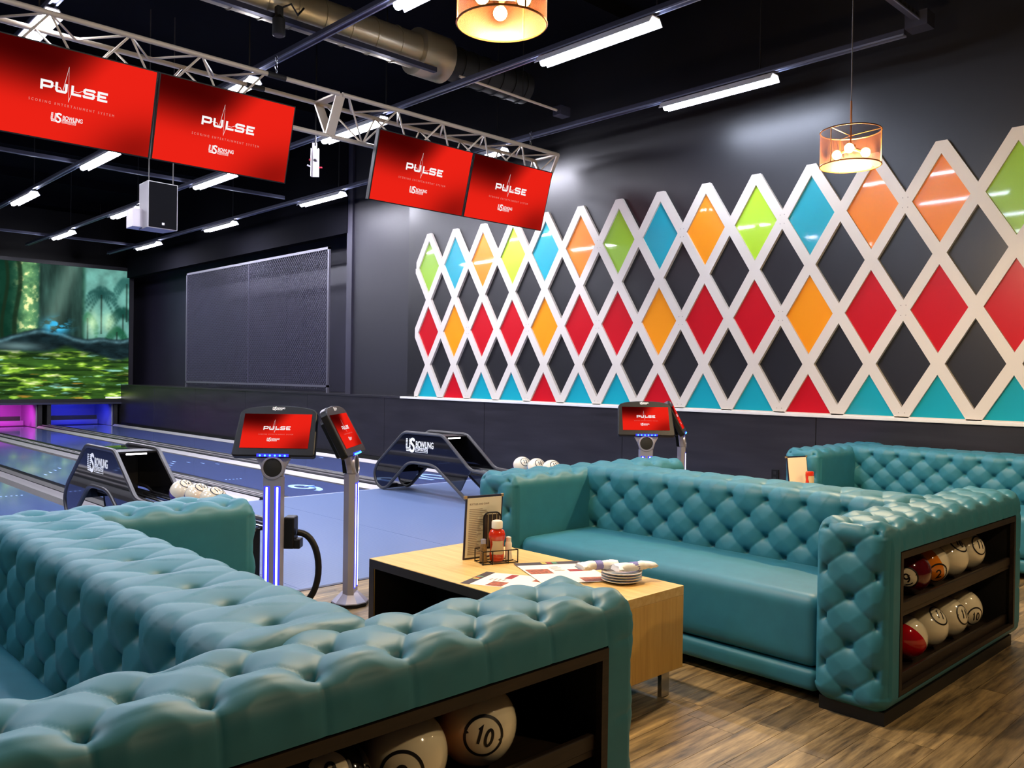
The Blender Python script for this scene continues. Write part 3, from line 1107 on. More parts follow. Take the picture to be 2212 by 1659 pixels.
def cross_rail(y, x0, x1, z, lb, holes=False):
    t = thing('cross_rail', lb, 'ceiling rail', (x0, y, z))
    L = x1 - x0
    slab('channel', (0, -0.03, 0.0), (L, 0.03, 0.06), M['rail'], t)
    slab('channel_lip', (0, -0.036, -0.006), (L, -0.024, 0.006), M['rail_edge'], t)
    if holes:
        hb = MB()
        for i in range(int(L / 0.09)):
            hb.box((0.05 + 0.09 * i, -0.031, 0.032), (0.045, 0.004, 0.02))
        hb.build('slots', M['black_matt'], t)['kind'] = 'stuff'
        slab('end_clamp', (L - 0.14, -0.10, -0.06), (L + 0.04, 0.10, 0.08), M['rail'], t)
    return t


cross_rail(14.7, -1.0, 8.0, ZR + 0.12, 'dark strut crossing above the light rails behind the scoring screens')
cross_rail(23.1, -1.0, 8.3, ZR + 0.12, 'dark strut crossing the far ends of the light rails')
cross_rail(3.14, 3.0, 8.2, ZR + 0.14, 'slotted strut crossing the lounge end of the rail near the diamond wall', True)

# ------------------------------------------------------------------ spiral duct
dt = thing('air_duct', 'round galvanised spiral duct high over the approach', 'air duct', (-1.0, 7.65, 5.12))
d = MB()
d.lathe([(0.19, 0), (0.19, 6.75)], 28, caps=True)
o = d.build('duct_pipe', M['duct'], dt, smooth=30)
o.rotation_euler = (0, PI / 2, 0)
rg = MB()
rg.lathe([(0.185, -0.006), (0.2, -0.006), (0.2, 0.006), (0.185, 0.006)], 28)
RG = rg.mesh('duct_ring', M['duct'])
for i in range(22):
    link(RG, 'duct_ring', dt, loc=(0.25 + 0.31 * i, 0, 0), rot=(0, PI / 2, 0))
cl = MB()
cl.lathe([(0.20, 0), (0.255, 0.01), (0.255, 0.42), (0.20, 0.43)], 28)
o = cl.build('duct_collar', M['duct'], dt, smooth=30)
o.location = (6.72, 0, 0)
o.rotation_euler = (0, PI / 2, 0)
cl = MB()
cl.lathe([(0.19, 0), (0.19, 1.3)], 28)
for i in range(6):
    cl.lathe([(0.188, 0.2 + .2 * i - .012), (0.202, 0.2 + .2 * i - .012), (0.202, 0.2 + .2 * i + .012), (0.188, 0.2 + .2 * i + .012)], 28)
o = cl.build('flexible_sleeve', M['black_matt'], dt, smooth=30)
o.location = (7.14, 0, 0)
o.rotation_euler = (0, PI / 2, 0)
slab('support_channel', (0, -0.20, -0.24), (6.9, -0.14, -0.19), M['rail'], dt)
cp = thing('conduit_pipe', 'thin pale conduit running from the duct to a small junction box', 'conduit', (6.2, 7.42, 4.88))
MB().tube([(0, 0, 0.02), (1.62, 0, 0.0)], 0.016, 8).build('pipe', M['truss'], cp, smooth=True)
MB().tube([(1.0, 0, 0.01), (1.0, 0, 1.32)], 0.006, 6).build('hanger_rod', M['black_matt'], cp)
slab('junction_box', (1.60, -0.07, -0.06), (1.78, 0.07, 0.06), M['rail'], cp, bevel=0.006)
sl_ = thing('spotlight', 'small black spotlight clamped under the round duct', 'spotlight', (3.95, 7.40, 4.86))
MB().lathe([(0.045, -0.16), (0.06, -0.15), (0.06, 0.0), (0.03, 0.04)], 16).build('lamp_body', M['black_matt'], sl_, smooth=30)
slab('clamp', (-0.03, -0.03, 0.03), (0.03, 0.03, 0.12), M['black_matt'], sl_)
MB().tube([(0, 0, 0.1), (0.1, -0.05, 0.16), (0.2, 0.0, 0.1), (0.28, 0.03, 0.2)], 0.01, 6).build('cable', M['black_matt'], sl_)

# ------------------------------------------------------------------ truss
TX0, TX1 = -0.6, 8.43
TF, TB_, TM = (7.98, 4.54), (8.44, 4.54), (8.20, 4.13)     # (y, z) of the chords: front top, rear top, bottom
tr = thing('lighting_truss', 'long cream triangular truss hanging over the approach above the scoring screens', 'truss', (0, 0, 0))
for nm, (y, z) in (('chord', TF), ('chord', TB_), ('chord', TM)):
    for a, b in ((TX0, 4.16), (4.32, 4.98), (5.02, TX1)):
        MB().tube([(a, y, z), (b, y, z)], 0.025, 10).build(nm, M['truss'], tr, smooth=True)
for y, z in (TF, TB_):
    MB().tube([(4.14, y, z), (4.34, y, z)], 0.03, 10).build('sling_wrap', M['black_matt'], tr, smooth=True)
MB().tube([(4.14, TM[0], TM[1]), (4.34, TM[0], TM[1])], 0.026, 10).build('chord', M['truss'], tr, smooth=True)


def brace_mesh(a, b):
    return MB().tube([a, b], 0.011, 6).mesh('brace', M['truss'], True)


stp = 0.66
F3 = lambda x, c: Vector((x, c[0], c[1]))
for (c1, c2) in ((TF, TM), (TB_, TM), (TF, TB_)):
    up = brace_mesh(F3(0, c1), F3(stp / 2, c2))
    dn = brace_mesh(F3(stp / 2, c2), F3(stp, c1))
    for s0, n in ((TX0 + 0.1, 7), (5.10, 5)):
        for i in range(n):
            link(up, 'brace', tr, loc=(s0 + i * stp, 0, 0))
            link(dn, 'brace', tr, loc=(s0 + i * stp, 0, 0))
for x in (5.0, TX1):
    pm = MB()
    w = 0.11 if x < 6 else 0.05
    pm.bar(F3(x, TF), F3(x, TM), 0.02, w, (1, 0, 0))
    pm.bar(F3(x, TB_), F3(x, TM), 0.02, w, (1, 0, 0))
    pm.bar(F3(x, TF), F3(x, TB_), 0.02, w, (1, 0, 0))
    pm.build('end_frame', M['truss'], tr)
ch = MB()
for x in (4.24, 7.9):
    for i in range(4):
        ch.tube([Vector((x, TF[0], TF[1] + 0.05 + 0.045 * i)) + Vector((0.014 * math.cos(a) * (i % 2), 0.014 * math.cos(a) * ((i + 1) % 2), 0.026 * math.sin(a))) for a in np.linspace(0, 2 * PI, 9)[:-1]], 0.004, 5, True)
ch.build('hanging_chain', M['steel'], tr)

# ------------------------------------------------------------------ scoring monitors
TVW, TVH = 1.37, 0.77
tilt = math.atan2(0.20, 0.735)
for (xl, lb) in ((1.62, 'red scoring monitor, leftmost of the four under the truss'), (3.0, 'red scoring monitor, second from the left under the truss'),
                 (5.39, 'red scoring monitor, third from the left under the truss'), (6.775, 'red scoring monitor, rightmost of the four, by the diamond wall')):
    t = thing('scoring_monitor', lb, 'monitor', (xl + TVW / 2 - 0.005, 7.90, 3.8425), group='scoring monitors under the truss')
    t.rotation_euler = (tilt, 0, 0)
    # local: x right, z up, -y towards the lounge
    slab('casing', (-TVW / 2, 0.0, -TVH / 2 - 0.004), (TVW / 2, 0.06, TVH / 2 + 0.004), M['black_plastic'], t, bevel=0.004)
    k = (TVW - 0.028) / 16
    link(REDSCR, 'screen', t, loc=(0, -0.002, 0), rot=(PI / 2, 0, 0), scale=k)
    for nm, me in PULSE:
        link(me, nm, t, loc=(-8 * k, -0.0035, -4.5 * k), rot=(PI / 2, 0, 0), scale=k)
    slab('mount_plate', (-0.2, 0.06, -0.12), (0.2, 0.10, 0.12), M['black_matt'], t)
    for sx in (-0.17, 0.17):
        slab('mount_arm', (sx - 0.02, 0.09, -0.05), (sx + 0.02, 0.13, 0.36), M['black_matt'], t)
        slab('mount_hook', (sx - 0.02, 0.12, 0.26), (sx + 0.02, 0.31, 0.30), M['black_matt'], t)

# ------------------------------------------------------------------ hanging loudspeaker, bracket
sp_ = thing('loudspeaker', 'dark hanging loudspeaker with pale cabinet below the far tube lights', 'speaker', (4.33, 11.12, 3.36), math.radians(4))
q = MB()
q.prism([(-0.20, 0.0), (0.20, 0.0), (0.16, 0.34), (-0.16, 0.34)], 0.0, 0.60, lambda p, z: (p[0], p[1], z))
q.build('cabinet', M['spk_side'], sp_, bevel=0.006)
slab('grille', (-0.185, -0.012, 0.012), (0.185, 0.004, 0.588), M['spk_grille'], sp_, bevel=0.006)
slab('badge', (-0.016, -0.015, 0.05), (0.016, -0.010, 0.08), M['white_metal'], sp_)
q = MB()
q.prism([(-0.30, 0.20), (0.25, 0.20), (0.22, 0.46), (-0.27, 0.46)], 0.02, 0.26, lambda p, z: (p[0], p[1], z))
q.build('rear_horn_box', M['white_metal'], sp_, bevel=0.006)
for sx in (-0.16, 0.16):
    MB().tube([(sx, 0.06, 0.58), (sx, 0.06, 2.8)], 0.007, 6).build('hanger_rod', M['cord'], sp_)
bk = thing('bracket', 'white metal channel bracket hanging below the truss joint with small red knobs', 'bracket', (5.74, 9.75, 4.06), math.radians(-43))
q = MB()
q.box2((-0.05, 0, 0), (0.05, 0.012, 0.36))
q.box2((-0.05, -0.04, 0), (-0.042, 0, 0.36))
q.box2((0.042, -0.04, 0), (0.05, 0, 0.36))
q.box2((-0.04, 0, 0.36), (0.02, 0.012, 0.44))
q.build('channel', M['white_metal'], bk)
MB().tube([(0, 0.005, 0.40), (0, 0.005, 2.14)], 0.01, 6).build('drop_rod', M['black_matt'], bk)
MB().sphere((-0.065, 0, 0.22), 0.016, 10, 8).build('knob', M['red_dot'], bk, smooth=True)
MB().tube([(0.05, 0, 0.12), (0.09, 0, 0.12)], 0.01, 6).build('knob', M['red_dot'], bk)
MB().sphere((0, -0.02, 0.21), 0.018, 10, 8).build('pivot', M['black_matt'], bk)
MB().tube([(-0.06, 0, 0.13), (-0.10, -0.01, 0.15)], 0.01, 6).build('side_arm', M['white_metal'], bk)

# ------------------------------------------------------------------ pendants
def pendant(name_label, x, y, z, dia, hgt, top_z, power, seen=True, rz=0.0):
    t = thing('pendant_lamp', name_label, 'pendant lamp', (x, y, z), rz)
    r = dia / 2
    n = 64
    V, F = [], []
    for i, zz in enumerate((0, hgt)):
        for k in range(n):
            a = 2 * PI * k / n
            V.append((r * math.cos(a), r * math.sin(a), zz))
    for k in range(n):
        F.append((k, (k + 1) % n, n + (k + 1) % n, n + k))
    me = bpy.data.meshes.new('lamp_shade')
    me.from_pydata(V, [], F)
    uv = me.uv_layers.new(name='UVMap')
    for p in me.polygons:
        for li, vi in zip(p.loop_indices, p.vertices):
            k = vi % n
            if p.index == n - 1 and k == 0:
                k = n
            uv.data[li].uv = (k / n * 2 * PI * r, (vi // n) * hgt)
    me.polygons.foreach_set('use_smooth', [True] * n)
    me.materials.append(M['shade'])
    link(me, 'lamp_shade', t)
    for zz in (0, hgt):
        MB().tube([(r * math.cos(a), r * math.sin(a), zz) for a in np.linspace(0, 2 * PI, 49)[:-1]], 0.005, 6, True).build('rim', M['copper'] if zz == 0 else M['bronze'], t, smooth=True)
    sk = MB()
    for a in (0.3, 0.3 + 2 * PI / 3, 0.3 + 4 * PI / 3):
        sk.tube([(0, 0, hgt - 0.03), (r * math.cos(a), r * math.sin(a), hgt)], 0.003, 5)
        sk.tube([(r * 0.995 * math.cos(a), r * 0.995 * math.sin(a), 0), (r * .995 * math.cos(a), r * .995 * math.sin(a), hgt)], 0.004, 5)
    sk.build('spider', M['copper'], t)
    MB().tube([(0, 0, hgt * 0.6), (0, 0, hgt + 0.22)], 0.007, 8).build('stem', M['bronze'], t)
    MB().tube([(0, 0, hgt + 0.2), (0, 0, top_z - z)], 0.004, 6).build('cord', M['cord'], t)
    MB().lathe([(0.012, hgt * .62), (0.035, hgt * .6), (0.035, hgt * .5), (0.012, hgt * .48)], 16).build('socket_hub', M['bronze'], t)
    for i in range(3):
        a = 0.9 + i * 2 * PI / 3
        dr = Vector((math.cos(a), math.sin(a), -0.25)).normalized()
        b0 = Vector((0, 0, hgt * 0.52))
        MB().tube([b0 + dr * 0.03, b0 + dr * 0.075], 0.013, 8).build('bulb_holder', M['bronze'], t)
        c = b0 + dr * 0.115
        MB().sphere(c, 0.034, 16, 10).build('bulb', M['amber_glow'], t, smooth=True)
    ld = bpy.data.lights.new('pendant_light', 'POINT')
    ld.energy = power
    ld.color = PENDANT_COL
    ld.shadow_soft_size = 0.07
    lo = bpy.data.objects.new('pendant_light', ld)
    C.objects.link(lo)
    lo.parent = t
    lo.location = (0, 0, hgt * 0.28)
    return t


pendant('amber wire drum pendant lamp over the near oak table at the top edge', 2.70, 2.93, 3.15, 0.42, 0.24, 6.2, PENDANT_POWER * 2.0)
pendant('amber wire drum pendant lamp hanging in front of the diamond wall', 5.98, 2.77, 3.06, 0.415, 0.245, 6.2, PENDANT_POWER * 2.6, rz=0.5)
pendant('amber wire drum pendant lamp added out of view behind the viewer', 2.9, -1.1, 3.1, 0.42, 0.24, 6.2, PENDANT_POWER * 1.15)  # this and the next two are unseen, added for their warm light
pendant('amber wire drum pendant lamp out of view on the left side', -1.2, 2.5, 3.1, 0.42, 0.24, 6.2, PENDANT_POWER * 0.6)
pendant('amber wire drum pendant lamp out of view on the right side', 6.4, -0.6, 3.1, 0.42, 0.24, 6.2, PENDANT_POWER * 1.1)

# ------------------------------------------------------------------ tufted sofas
def tuft(u, v, du, dv, u0, v0, amp, pit, inner=1.0, vs=1.0):
    a = (u - u0) / du + (v - v0) / dv
    b = (u - u0) / du - (v - v0) / dv
    s = np.abs(np.sin(PI * a)) * np.abs(np.sin(PI * b))
    # nearest button (a, b both integers)
    ra, rb = a - np.round(a), b - np.round(b)
    d2 = ((ra + rb) / 2 * du) ** 2 + ((ra - rb) / 2 * dv * vs) ** 2
    perp = du * dv / math.hypot(du, dv)
    cr = np.minimum(np.abs(ra), np.abs(rb)) * perp
    fade = np.exp(-d2 / (2 * 0.075 ** 2))
    h = (amp * s - (0.0018 + 0.0054 * fade) / vs ** 0.5 * np.exp(-cr / 0.0065)) * inner
    return h - 0.5 * pit * np.exp(-d2 / (2 * 0.013 ** 2)) - pit * np.exp(-np.sqrt(d2 + 1e-5) / 0.042)


def rounded_box(size, step, r, disp=None, keep=None, crown=0.0):
    n = [max(6, int(round(s / step))) for s in size]
    half = np.array(size) / 2
    idx = {}
    axes = [np.linspace(-h, h, k + 1) for h, k in zip(half, n)]
    pts_all, faces = [], []
    gid = -np.ones((n[0] + 1, n[1] + 1, n[2] + 1), dtype=np.int64)
    mask = np.zeros(gid.shape, bool)
    mask[0], mask[-1] = True, True
    mask[:, 0], mask[:, -1] = True, True
    mask[:, :, 0], mask[:, :, -1] = True, True
    I = np.argwhere(mask)
    gid[mask] = np.arange(len(I))
    p = np.stack([axes[0][I[:, 0]], axes[1][I[:, 1]], axes[2][I[:, 2]]], -1)
    inner = np.clip(p, -(half - r), half - r)
    d = p - inner
    nn = d / np.maximum(np.linalg.norm(d, axis=1, keepdims=True), 1e-9)
    q = inner + r * nn

    def sheet(g, flip):
        a, b, c, e = g[:-1, :-1], g[1:, :-1], g[1:, 1:], g[:-1, 1:]
        f = np.stack([a, b, c, e], -1).reshape(-1, 4)
        return f[:, ::-1] if flip else f
    F = [sheet(gid[0], True), sheet(gid[-1], False), sheet(gid[:, 0], False), sheet(gid[:, -1], True), sheet(gid[:, :, 0], True), sheet(gid[:, :, -1], False)]
    F = np.concatenate(F)
    if disp is not None:
        q = q + nn * disp(p, nn)[:, None]
    if crown:
        t = np.clip(1 - (p[:, 0] / half[0]) ** 2, 0, 1) * np.clip(1 - (p[:, 1] / half[1]) ** 2, 0, 1)
        q[:, 2] += crown * t * (p[:, 2] > 0)
    if keep is not None:
        fc = q[F].mean(1)
        fn = nn[F].mean(1)
        F = F[keep(fc, fn)]
    return q, F


def np_mesh(name, V, F, m):
    me = bpy.data.meshes.new(name)
    me.vertices.add(len(V))
    me.vertices.foreach_set('co', np.asarray(V, np.float32).reshape(-1))
    me.loops.add(F.size)
    me.loops.foreach_set('vertex_index', F.reshape(-1).astype(np.int32))
    me.polygons.add(len(F))
    me.polygons.foreach_set('loop_start', np.arange(0, F.size, 4, dtype=np.int32))
    me.polygons.foreach_set('use_smooth', np.ones(len(F), bool))
    me.update(calc_edges=True)
    me.materials.append(m)
    return me


AL, AT, AH = 1.91, 0.34, 0.832      # arm length, thickness, upholstered height
ARM_Z0 = 0.055
OPX0, OPX1, OPZ0, OPZ1 = -0.81, 0.79, 0.125, 0.745


def arm_disp(p, n, shelf=True):
    """top and both ends are buttoned, the long sides stay smooth; the top pattern rolls over the long edges"""
    x, y, z = p[:, 0], p[:, 1], p[:, 2] + AH / 2 + ARM_Z0
    R_ = 0.072
    side = np.sign(y)
    phi = np.arctan2(np.abs(n[:, 1]), np.maximum(n[:, 2], 0))
    edge = (np.abs(y) > AT / 2 - R_ - 1e-6) & (z > AH + ARM_Z0 - R_ - 1e-6)
    v = np.where(edge, side * (AT / 2 - R_ + R_ * phi), y)
    low = (np.abs(n[:, 1]) > 0.99) & ~edge
    v = np.where(low, side * (AT / 2 - R_ + R_ * PI / 2 + np.clip(AH + ARM_Z0 - R_ - z, 0, None)), v)
    top = tuft(x, np.clip(v, -0.172, 0.172), 0.225, 0.23, 0.123, -0.115, 0.004, 0.036, np.clip((0.122 - np.abs(v)) / 0.012, 0, 1))
    end = tuft(y, z, 0.26, 0.215, 0.0, 0.76, 0.004, 0.036)
    wt = np.where(n[:, 2] > -0.01, np.clip((0.27 - np.abs(v)) / 0.09, 0, 1), 0)
    wt = wt * wt * (3 - 2 * wt) * (1 - n[:, 0] ** 2)
    if not shelf:
        wt = wt * np.clip((0.225 - np.abs(v)) / 0.06, 0, 1)
    we = n[:, 0] ** 2
    # pleats run down the outer side from the front row of buttons
    ub = (x - 0.123) / 0.225
    ub = np.abs(ub - np.round(ub)) * 0.225
    pl = -0.005 * np.exp(-ub / 0.007) * np.clip((-v - 0.115) / 0.02, 0, 1) * np.clip((z - 0.72) / 0.06, 0, 1) * (y < 0) * (1 - n[:, 0] ** 2)
    zb = (z - 0.76) / 0.215
    zb = np.abs(zb - np.round(zb)) * 0.215
    pl = pl - 0.006 * np.exp(-zb / 0.010) * np.clip((x - 0.80) / 0.06, 0, 1) * np.clip(-n[:, 1], 0, 1) ** 2
    return wt * top + we * end + pl * shelf + 0.004


def arm_mesh(cut, step):
    keep = None
    if cut:
        def keep(c, nv):
            return ~((nv[:, 1] < -0.7) & (c[:, 0] > OPX0 - 0.01) & (c[:, 0] < OPX1 + 0.01) & (c[:, 2] + AH / 2 + ARM_Z0 > OPZ0 - 0.01) & (c[:, 2] + AH / 2 + ARM_Z0 < OPZ1 + 0.01))
    V, F = rounded_box((AL, AT, AH), step, 0.072, lambda p, n: arm_disp(p, n, cut), keep)
    V[:, 2] += AH / 2 + ARM_Z0
    return np_mesh('arm_cover', V, F, M['leather'])


BT, BL, BH = 0.44, 2.22, 0.532


def back_disp(p, n):
    x, y, z = p[:, 0], p[:, 1], p[:, 2] + 0.36 + BH / 2
    R_ = 0.07
    side = np.sign(x)
    phi = np.arctan2(np.abs(n[:, 0]), np.maximum(n[:, 2], 0))
    ztop = 0.36 + BH
    edge = (np.abs(x) > BT / 2 - R_ - 1e-6) & (z > ztop - R_ - 1e-6)
    low = (np.abs(n[:, 0]) > 0.99) & ~edge
    v = np.where(edge, BT / 2 - R_ + R_ * phi, np.abs(x))
    v = np.where(low, BT / 2 - R_ + R_ * PI / 2 + np.clip(ztop - R_ - z, 0, None), v)
    # one row of buttons along the crest, the next below the fold, then evenly spaced rows
    w = np.where(v < 0.268, v / 0.268, 1 + (v - 0.268) / 0.105) * 0.105
    t = tuft(y, w, 0.235, 0.21, 0.02, 0.0, 0.006, 0.034, 1.0, np.where(v < 0.268, 2.38, 1.0))
    return t * (1 - n[:, 1] ** 2) * (n[:, 2] > -0.5) + 0.004


def back_mesh(bt, step):
    V, F = rounded_box((bt, BL, BH), step, 0.07, back_disp, lambda c, nv: np.abs(c[:, 1]) < np.where(c[:, 2] + 0.36 + BH / 2 > 0.77, 1.10, 1.022))
    V[:, 2] += 0.36 + BH / 2
    return np_mesh('backrest', V, F, M['leather'])


ARM_CUT = arm_mesh(True, 0.0072)
ARM_FULL = arm_mesh(False, 0.010)
BACK = back_mesh(BT, 0.0074)
SD = 0.68


def seat_mesh(d):
    V, F = rounded_box((d, 1.99, 0.34), 0.02, 0.055, None, None, 0.02)
    V[:, 2] += 0.155 + 0.17
    return np_mesh('seat_cushion', V, F, M['leather'])


SEAT = seat_mesh(SD)
BASE = None


def sofa(loc, label, double=True, group=None):
    """local frame: arms along x at y = -1.17 and +1.17, back along y"""
    t = thing('tufted_sofa', label, 'sofa', loc)
    yn, yf = -1.17, 1.17
    na = link(ARM_CUT, 'near_arm', t, loc=(0, yn, 0))
    na['label'] = 'arm with open ball shelf in its outer side'
    link(ARM_FULL, 'far_arm', t, loc=(0, yf, 0))
    link(BACK, 'backrest', t)
    for s in ((-1, 1) if double else (-1,)):
        link(SEAT, 'seat_cushion', t, loc=(s * (0.205 + SD / 2), 0, 0))
        V, F = rounded_box((0.66, 1.99, 0.105), 0.03, 0.03)
        b = np_mesh('seat_base', V, F, M['leather'])
        link(b, 'seat_base', t, loc=(s * (0.22 + 0.34), 0, 0.10))
    # plinths
    for y in (yn, yf):
        slab('plinth', (-AL / 2 + 0.05, y - AT / 2 + 0.02, 0.0), (AL / 2 - 0.12, y + AT / 2 - 0.02, 0.06), M['plinth'], t)
    slab('plinth', (-0.5, yn + 0.16, 0.0), (0.5, yf - 0.16, 0.05), M['plinth'], t)
    # ball shelf in the near arm
    yo = yn - AT / 2
    D = 0.30
    bx = MB()
    bx.box2((OPX0, yo + D, OPZ0), (OPX1, yo + D + 0.012, OPZ1))
    bx.box2((OPX0, yo + .01, OPZ1), (OPX1, yo + D, OPZ1 + 0.012))
    bx.box2((OPX0 - 0.012, yo + .01, OPZ0), (OPX0, yo + D, OPZ1))
    bx.box2((OPX1, yo + .01, OPZ0), (OPX1 + 0.012, yo + D, OPZ1))
    sb = bx.build('shelf_box', M['shelf_dark'], t)
    for nm, z in (('shelf_board', OPZ0 - 0.012), ('shelf_board', 0.4515)):
        slab(nm, (OPX0, yo + 0.02, z), (OPX1, yo + D, z + 0.018), M['dark_wood'], t)
    slab('shelf_lip', (OPX0, yo + 0.016, 0.4695), (OPX1, yo + 0.034, 0.515), M['dark_wood'], t, bevel=0.004)
    slab('shelf_lip', (OPX0, yo + 0.030, 0.132), (OPX1, yo + 0.048, 0.185), M['dark_wood'], t, bevel=0.004)
    f = MB()
    w = 0.022
    for a, b in (((OPX0 - .005, OPZ1 - w), (OPX1 + .005, OPZ1 + .008)), ((OPX0 - .005, OPZ0 - .008), (OPX1 + .005, OPZ0 + w * .6)), ((OPX0 - .005, OPZ0 + w * .6), (OPX0 + w, OPZ1 - w)), ((OPX1 - w, OPZ0 + w * .6), (OPX1 + .005, OPZ1 - w))):
        f.box2((a[0], yo - 0.006, a[1]), (b[0], yo + 0.016, b[1]))
    f.build('shelf_frame', M['dark_wood'], t)
    return t


sofa((1.04, 2.86, 0), 'teal tufted double sofa nearest the viewer with numbered balls in its arm')
sofa((4.65, 2.86, 0), 'teal tufted double sofa beside the oak table with coloured balls in its arm')
sofa((8.30 - 0.05, 2.63, 0), 'teal tufted sofa at the back right in front of the diamond wall', double=False)

# ------------------------------------------------------------------ bowling balls
BR = 0.1085


def on_sphere(x, y, R):
    d = math.hypot(x, y)
    if d < 1e-9:
        return (0, 0, R)
    a = d / R
    return (R * math.sin(a) * x / d, R * math.sin(a) * y / d, R * math.cos(a))


def fine(pts, step=0.07):
    out = [pts[0]]
    for a, b in zip(pts[:-1], pts[1:]):
        n = max(1, int(math.hypot(b[0] - a[0], b[1] - a[1]) / step))
        out += [(a[0] + (b[0] - a[0]) * i / n, a[1] + (b[1] - a[1]) * i / n) for i in range(1, n + 1)]
    return out


def decal(num):
    mb = MB()
    R = BR + 0.0008
    for pts, cl, w in [(arc(0, 0, 0.051, 0.051, 6, 174, 34), False, 0.0078), (arc(0, 0, 0.051, 0.051, 186, 354, 34), False, 0.0078)]:
        V, F = stroke(pts, w, cl)
        mb.add([on_sphere(x, y, R) for x, y in V], F)
    for sx in (1, -1):
        mb.add([on_sphere(x, y, R) for x, y in ((sx * 0.054, 0.009), (sx * 0.041, 0.0), (sx * 0.054, -0.009))], [(0, 1, 2)])
    k = 0.060
    for i, ch in enumerate(num):
        ox = (i - (len(num) - 1) / 2) * 0.027
        for pts, cl in digit_strokes(ch):
            V, F = stroke([(p[0] * (0.75 if len(num) > 1 else 1), p[1]) for p in (pts if cl else fine(pts))], 0.125, cl)
            mb.add([on_sphere(ox + k * x, k * y, R) for x, y in V], F)
    if num == '9':
        V, F = stroke([(-0.017, -0.031), (-0.008, -0.0335), (0, -0.034), (0.008, -0.0335), (0.017, -0.031)], 0.0055)
        mb.add([on_sphere(x, y, R) for x, y in V], F)
    return mb.mesh('number_print', M['ink'])


DEC = {}


def ball(loc, num, color, thr, facing, roll, label, group, axis=None):
    """white cap of the ball above thr (along +z local), the rest coloured; number printed around +z"""
    V, F, mi = [], [], []
    nu, nv = 40, 28
    zs = list(np.linspace(0, PI, nv + 1))
    tc = math.acos(max(-1, min(1, thr)))
    j = min(range(1, nv), key=lambda i: abs(zs[i] - tc))
    if -1 < thr < 1:
        zs[j] = tc
    mb = MB()
    for i, t in enumerate(zs):
        for k in range(nu):
            a = 2 * PI * k / nu
            mb.v.append((BR * math.sin(t) * math.cos(a), BR * math.sin(t) * math.sin(a), BR * math.cos(t)))
    for i in range(nv):
        for k in range(nu):
            mb.f.append((i * nu + k, (i + 1) * nu + k, (i + 1) * nu + (k + 1) % nu, i * nu + (k + 1) % nu))
            mb.m.append(0 if (zs[i] + zs[i + 1]) / 2 < tc else 1)
    me = mb.mesh('bowling_ball', [M['ball_white'], M['ball_' + color]], True)
    root = thing('bowling_ball', label, 'bowling ball', loc, group=group)
    f = Vector(facing).normalized()
    zq = Vector((0, 0, 1))
    r = zq.cross(f).normalized() if abs(f.z) < 0.99 else Vector((1, 0, 0))
    u = f.cross(r)
    R = Matrix((r, u, f)).transposed().to_4x4() @ Matrix.Rotation(roll, 4, 'Z')
    root.rotation_euler = R.to_euler()
    link(me, 'shell', root)
    if num:
        if num not in DEC:
            DEC[num] = decal(num)
        d = link(DEC[num], 'number_print', root)
        if axis is not None:
            d.rotation_euler = axis
    return root


gs = 'numbered balls in the near sofa arm'
yb = 1.69
ball((1.50, yb, 0.581), '10', 'wine', -0.98, (-0.50, -0.86, 0.06), -0.28, 'white bowling ball numbered ten in the near sofa arm', gs)
ball((1.247, yb - 0.02, 0.581), '9', 'orange', -0.10, (-0.62, -0.79, -0.02), 0.02, 'white bowling ball numbered nine with orange back in the near sofa arm', gs)
ball((1.02, yb - 0.03, 0.581), '8', 'black', 0.90, (-0.34, -0.72, 0.60), -0.35, 'black bowling ball with white number eight spot in the near sofa arm', gs)
gs = 'balls on the upper shelf of the middle sofa arm'
ball((4.29, 1.665, 0.581), '9', 'maroon', 0.91, (-0.93, -0.34, -0.12), 0.4, 'dark maroon bowling ball at the left of the upper shelf', gs)
ball((4.555, 1.675, 0.581), '2', 'orange', -0.02, (0.86, -0.34, 0.36), 0.2, 'half white half orange bowling ball on the upper shelf', gs, axis=(0, -1.9, 0))
ball((4.82, 1.67, 0.581), '10', 'blue', -0.35, (-0.15, -0.62, 0.77), -0.5, 'white bowling ball with dark blue underside on the upper shelf', gs)
ball((5.09, 1.675, 0.581), '11', 'red', -0.55, (-0.25, -0.88, 0.40), -0.15, 'white bowling ball numbered eleven, rightmost on the upper shelf', gs)
gs = 'balls on the lower shelf of the middle sofa arm'
ball((4.33, 1.69, 0.245), '9', 'red', 0.0, (0.80, -0.10, 0.6), 0.2, 'half red half white bowling ball at the left of the lower shelf', gs, axis=(0, 2.3, 0))
ball((4.62, 1.695, 0.245), '11', 'wine', -0.50, (-0.20, -0.70, 0.68), -0.35, 'white and wine bowling ball numbered eleven on the lower shelf', gs)
ball((4.88, 1.69, 0.245), '11', 'red', -0.40, (-0.15, -0.90, 0.30), -0.1, 'white bowling ball numbered eleven with red back on the lower shelf', gs)
ball((5.13, 1.695, 0.245), '10', 'purple', -0.15, (-0.45, -0.85, -0.2), 0.1, 'white and purple bowling ball, rightmost on the lower shelf', gs)

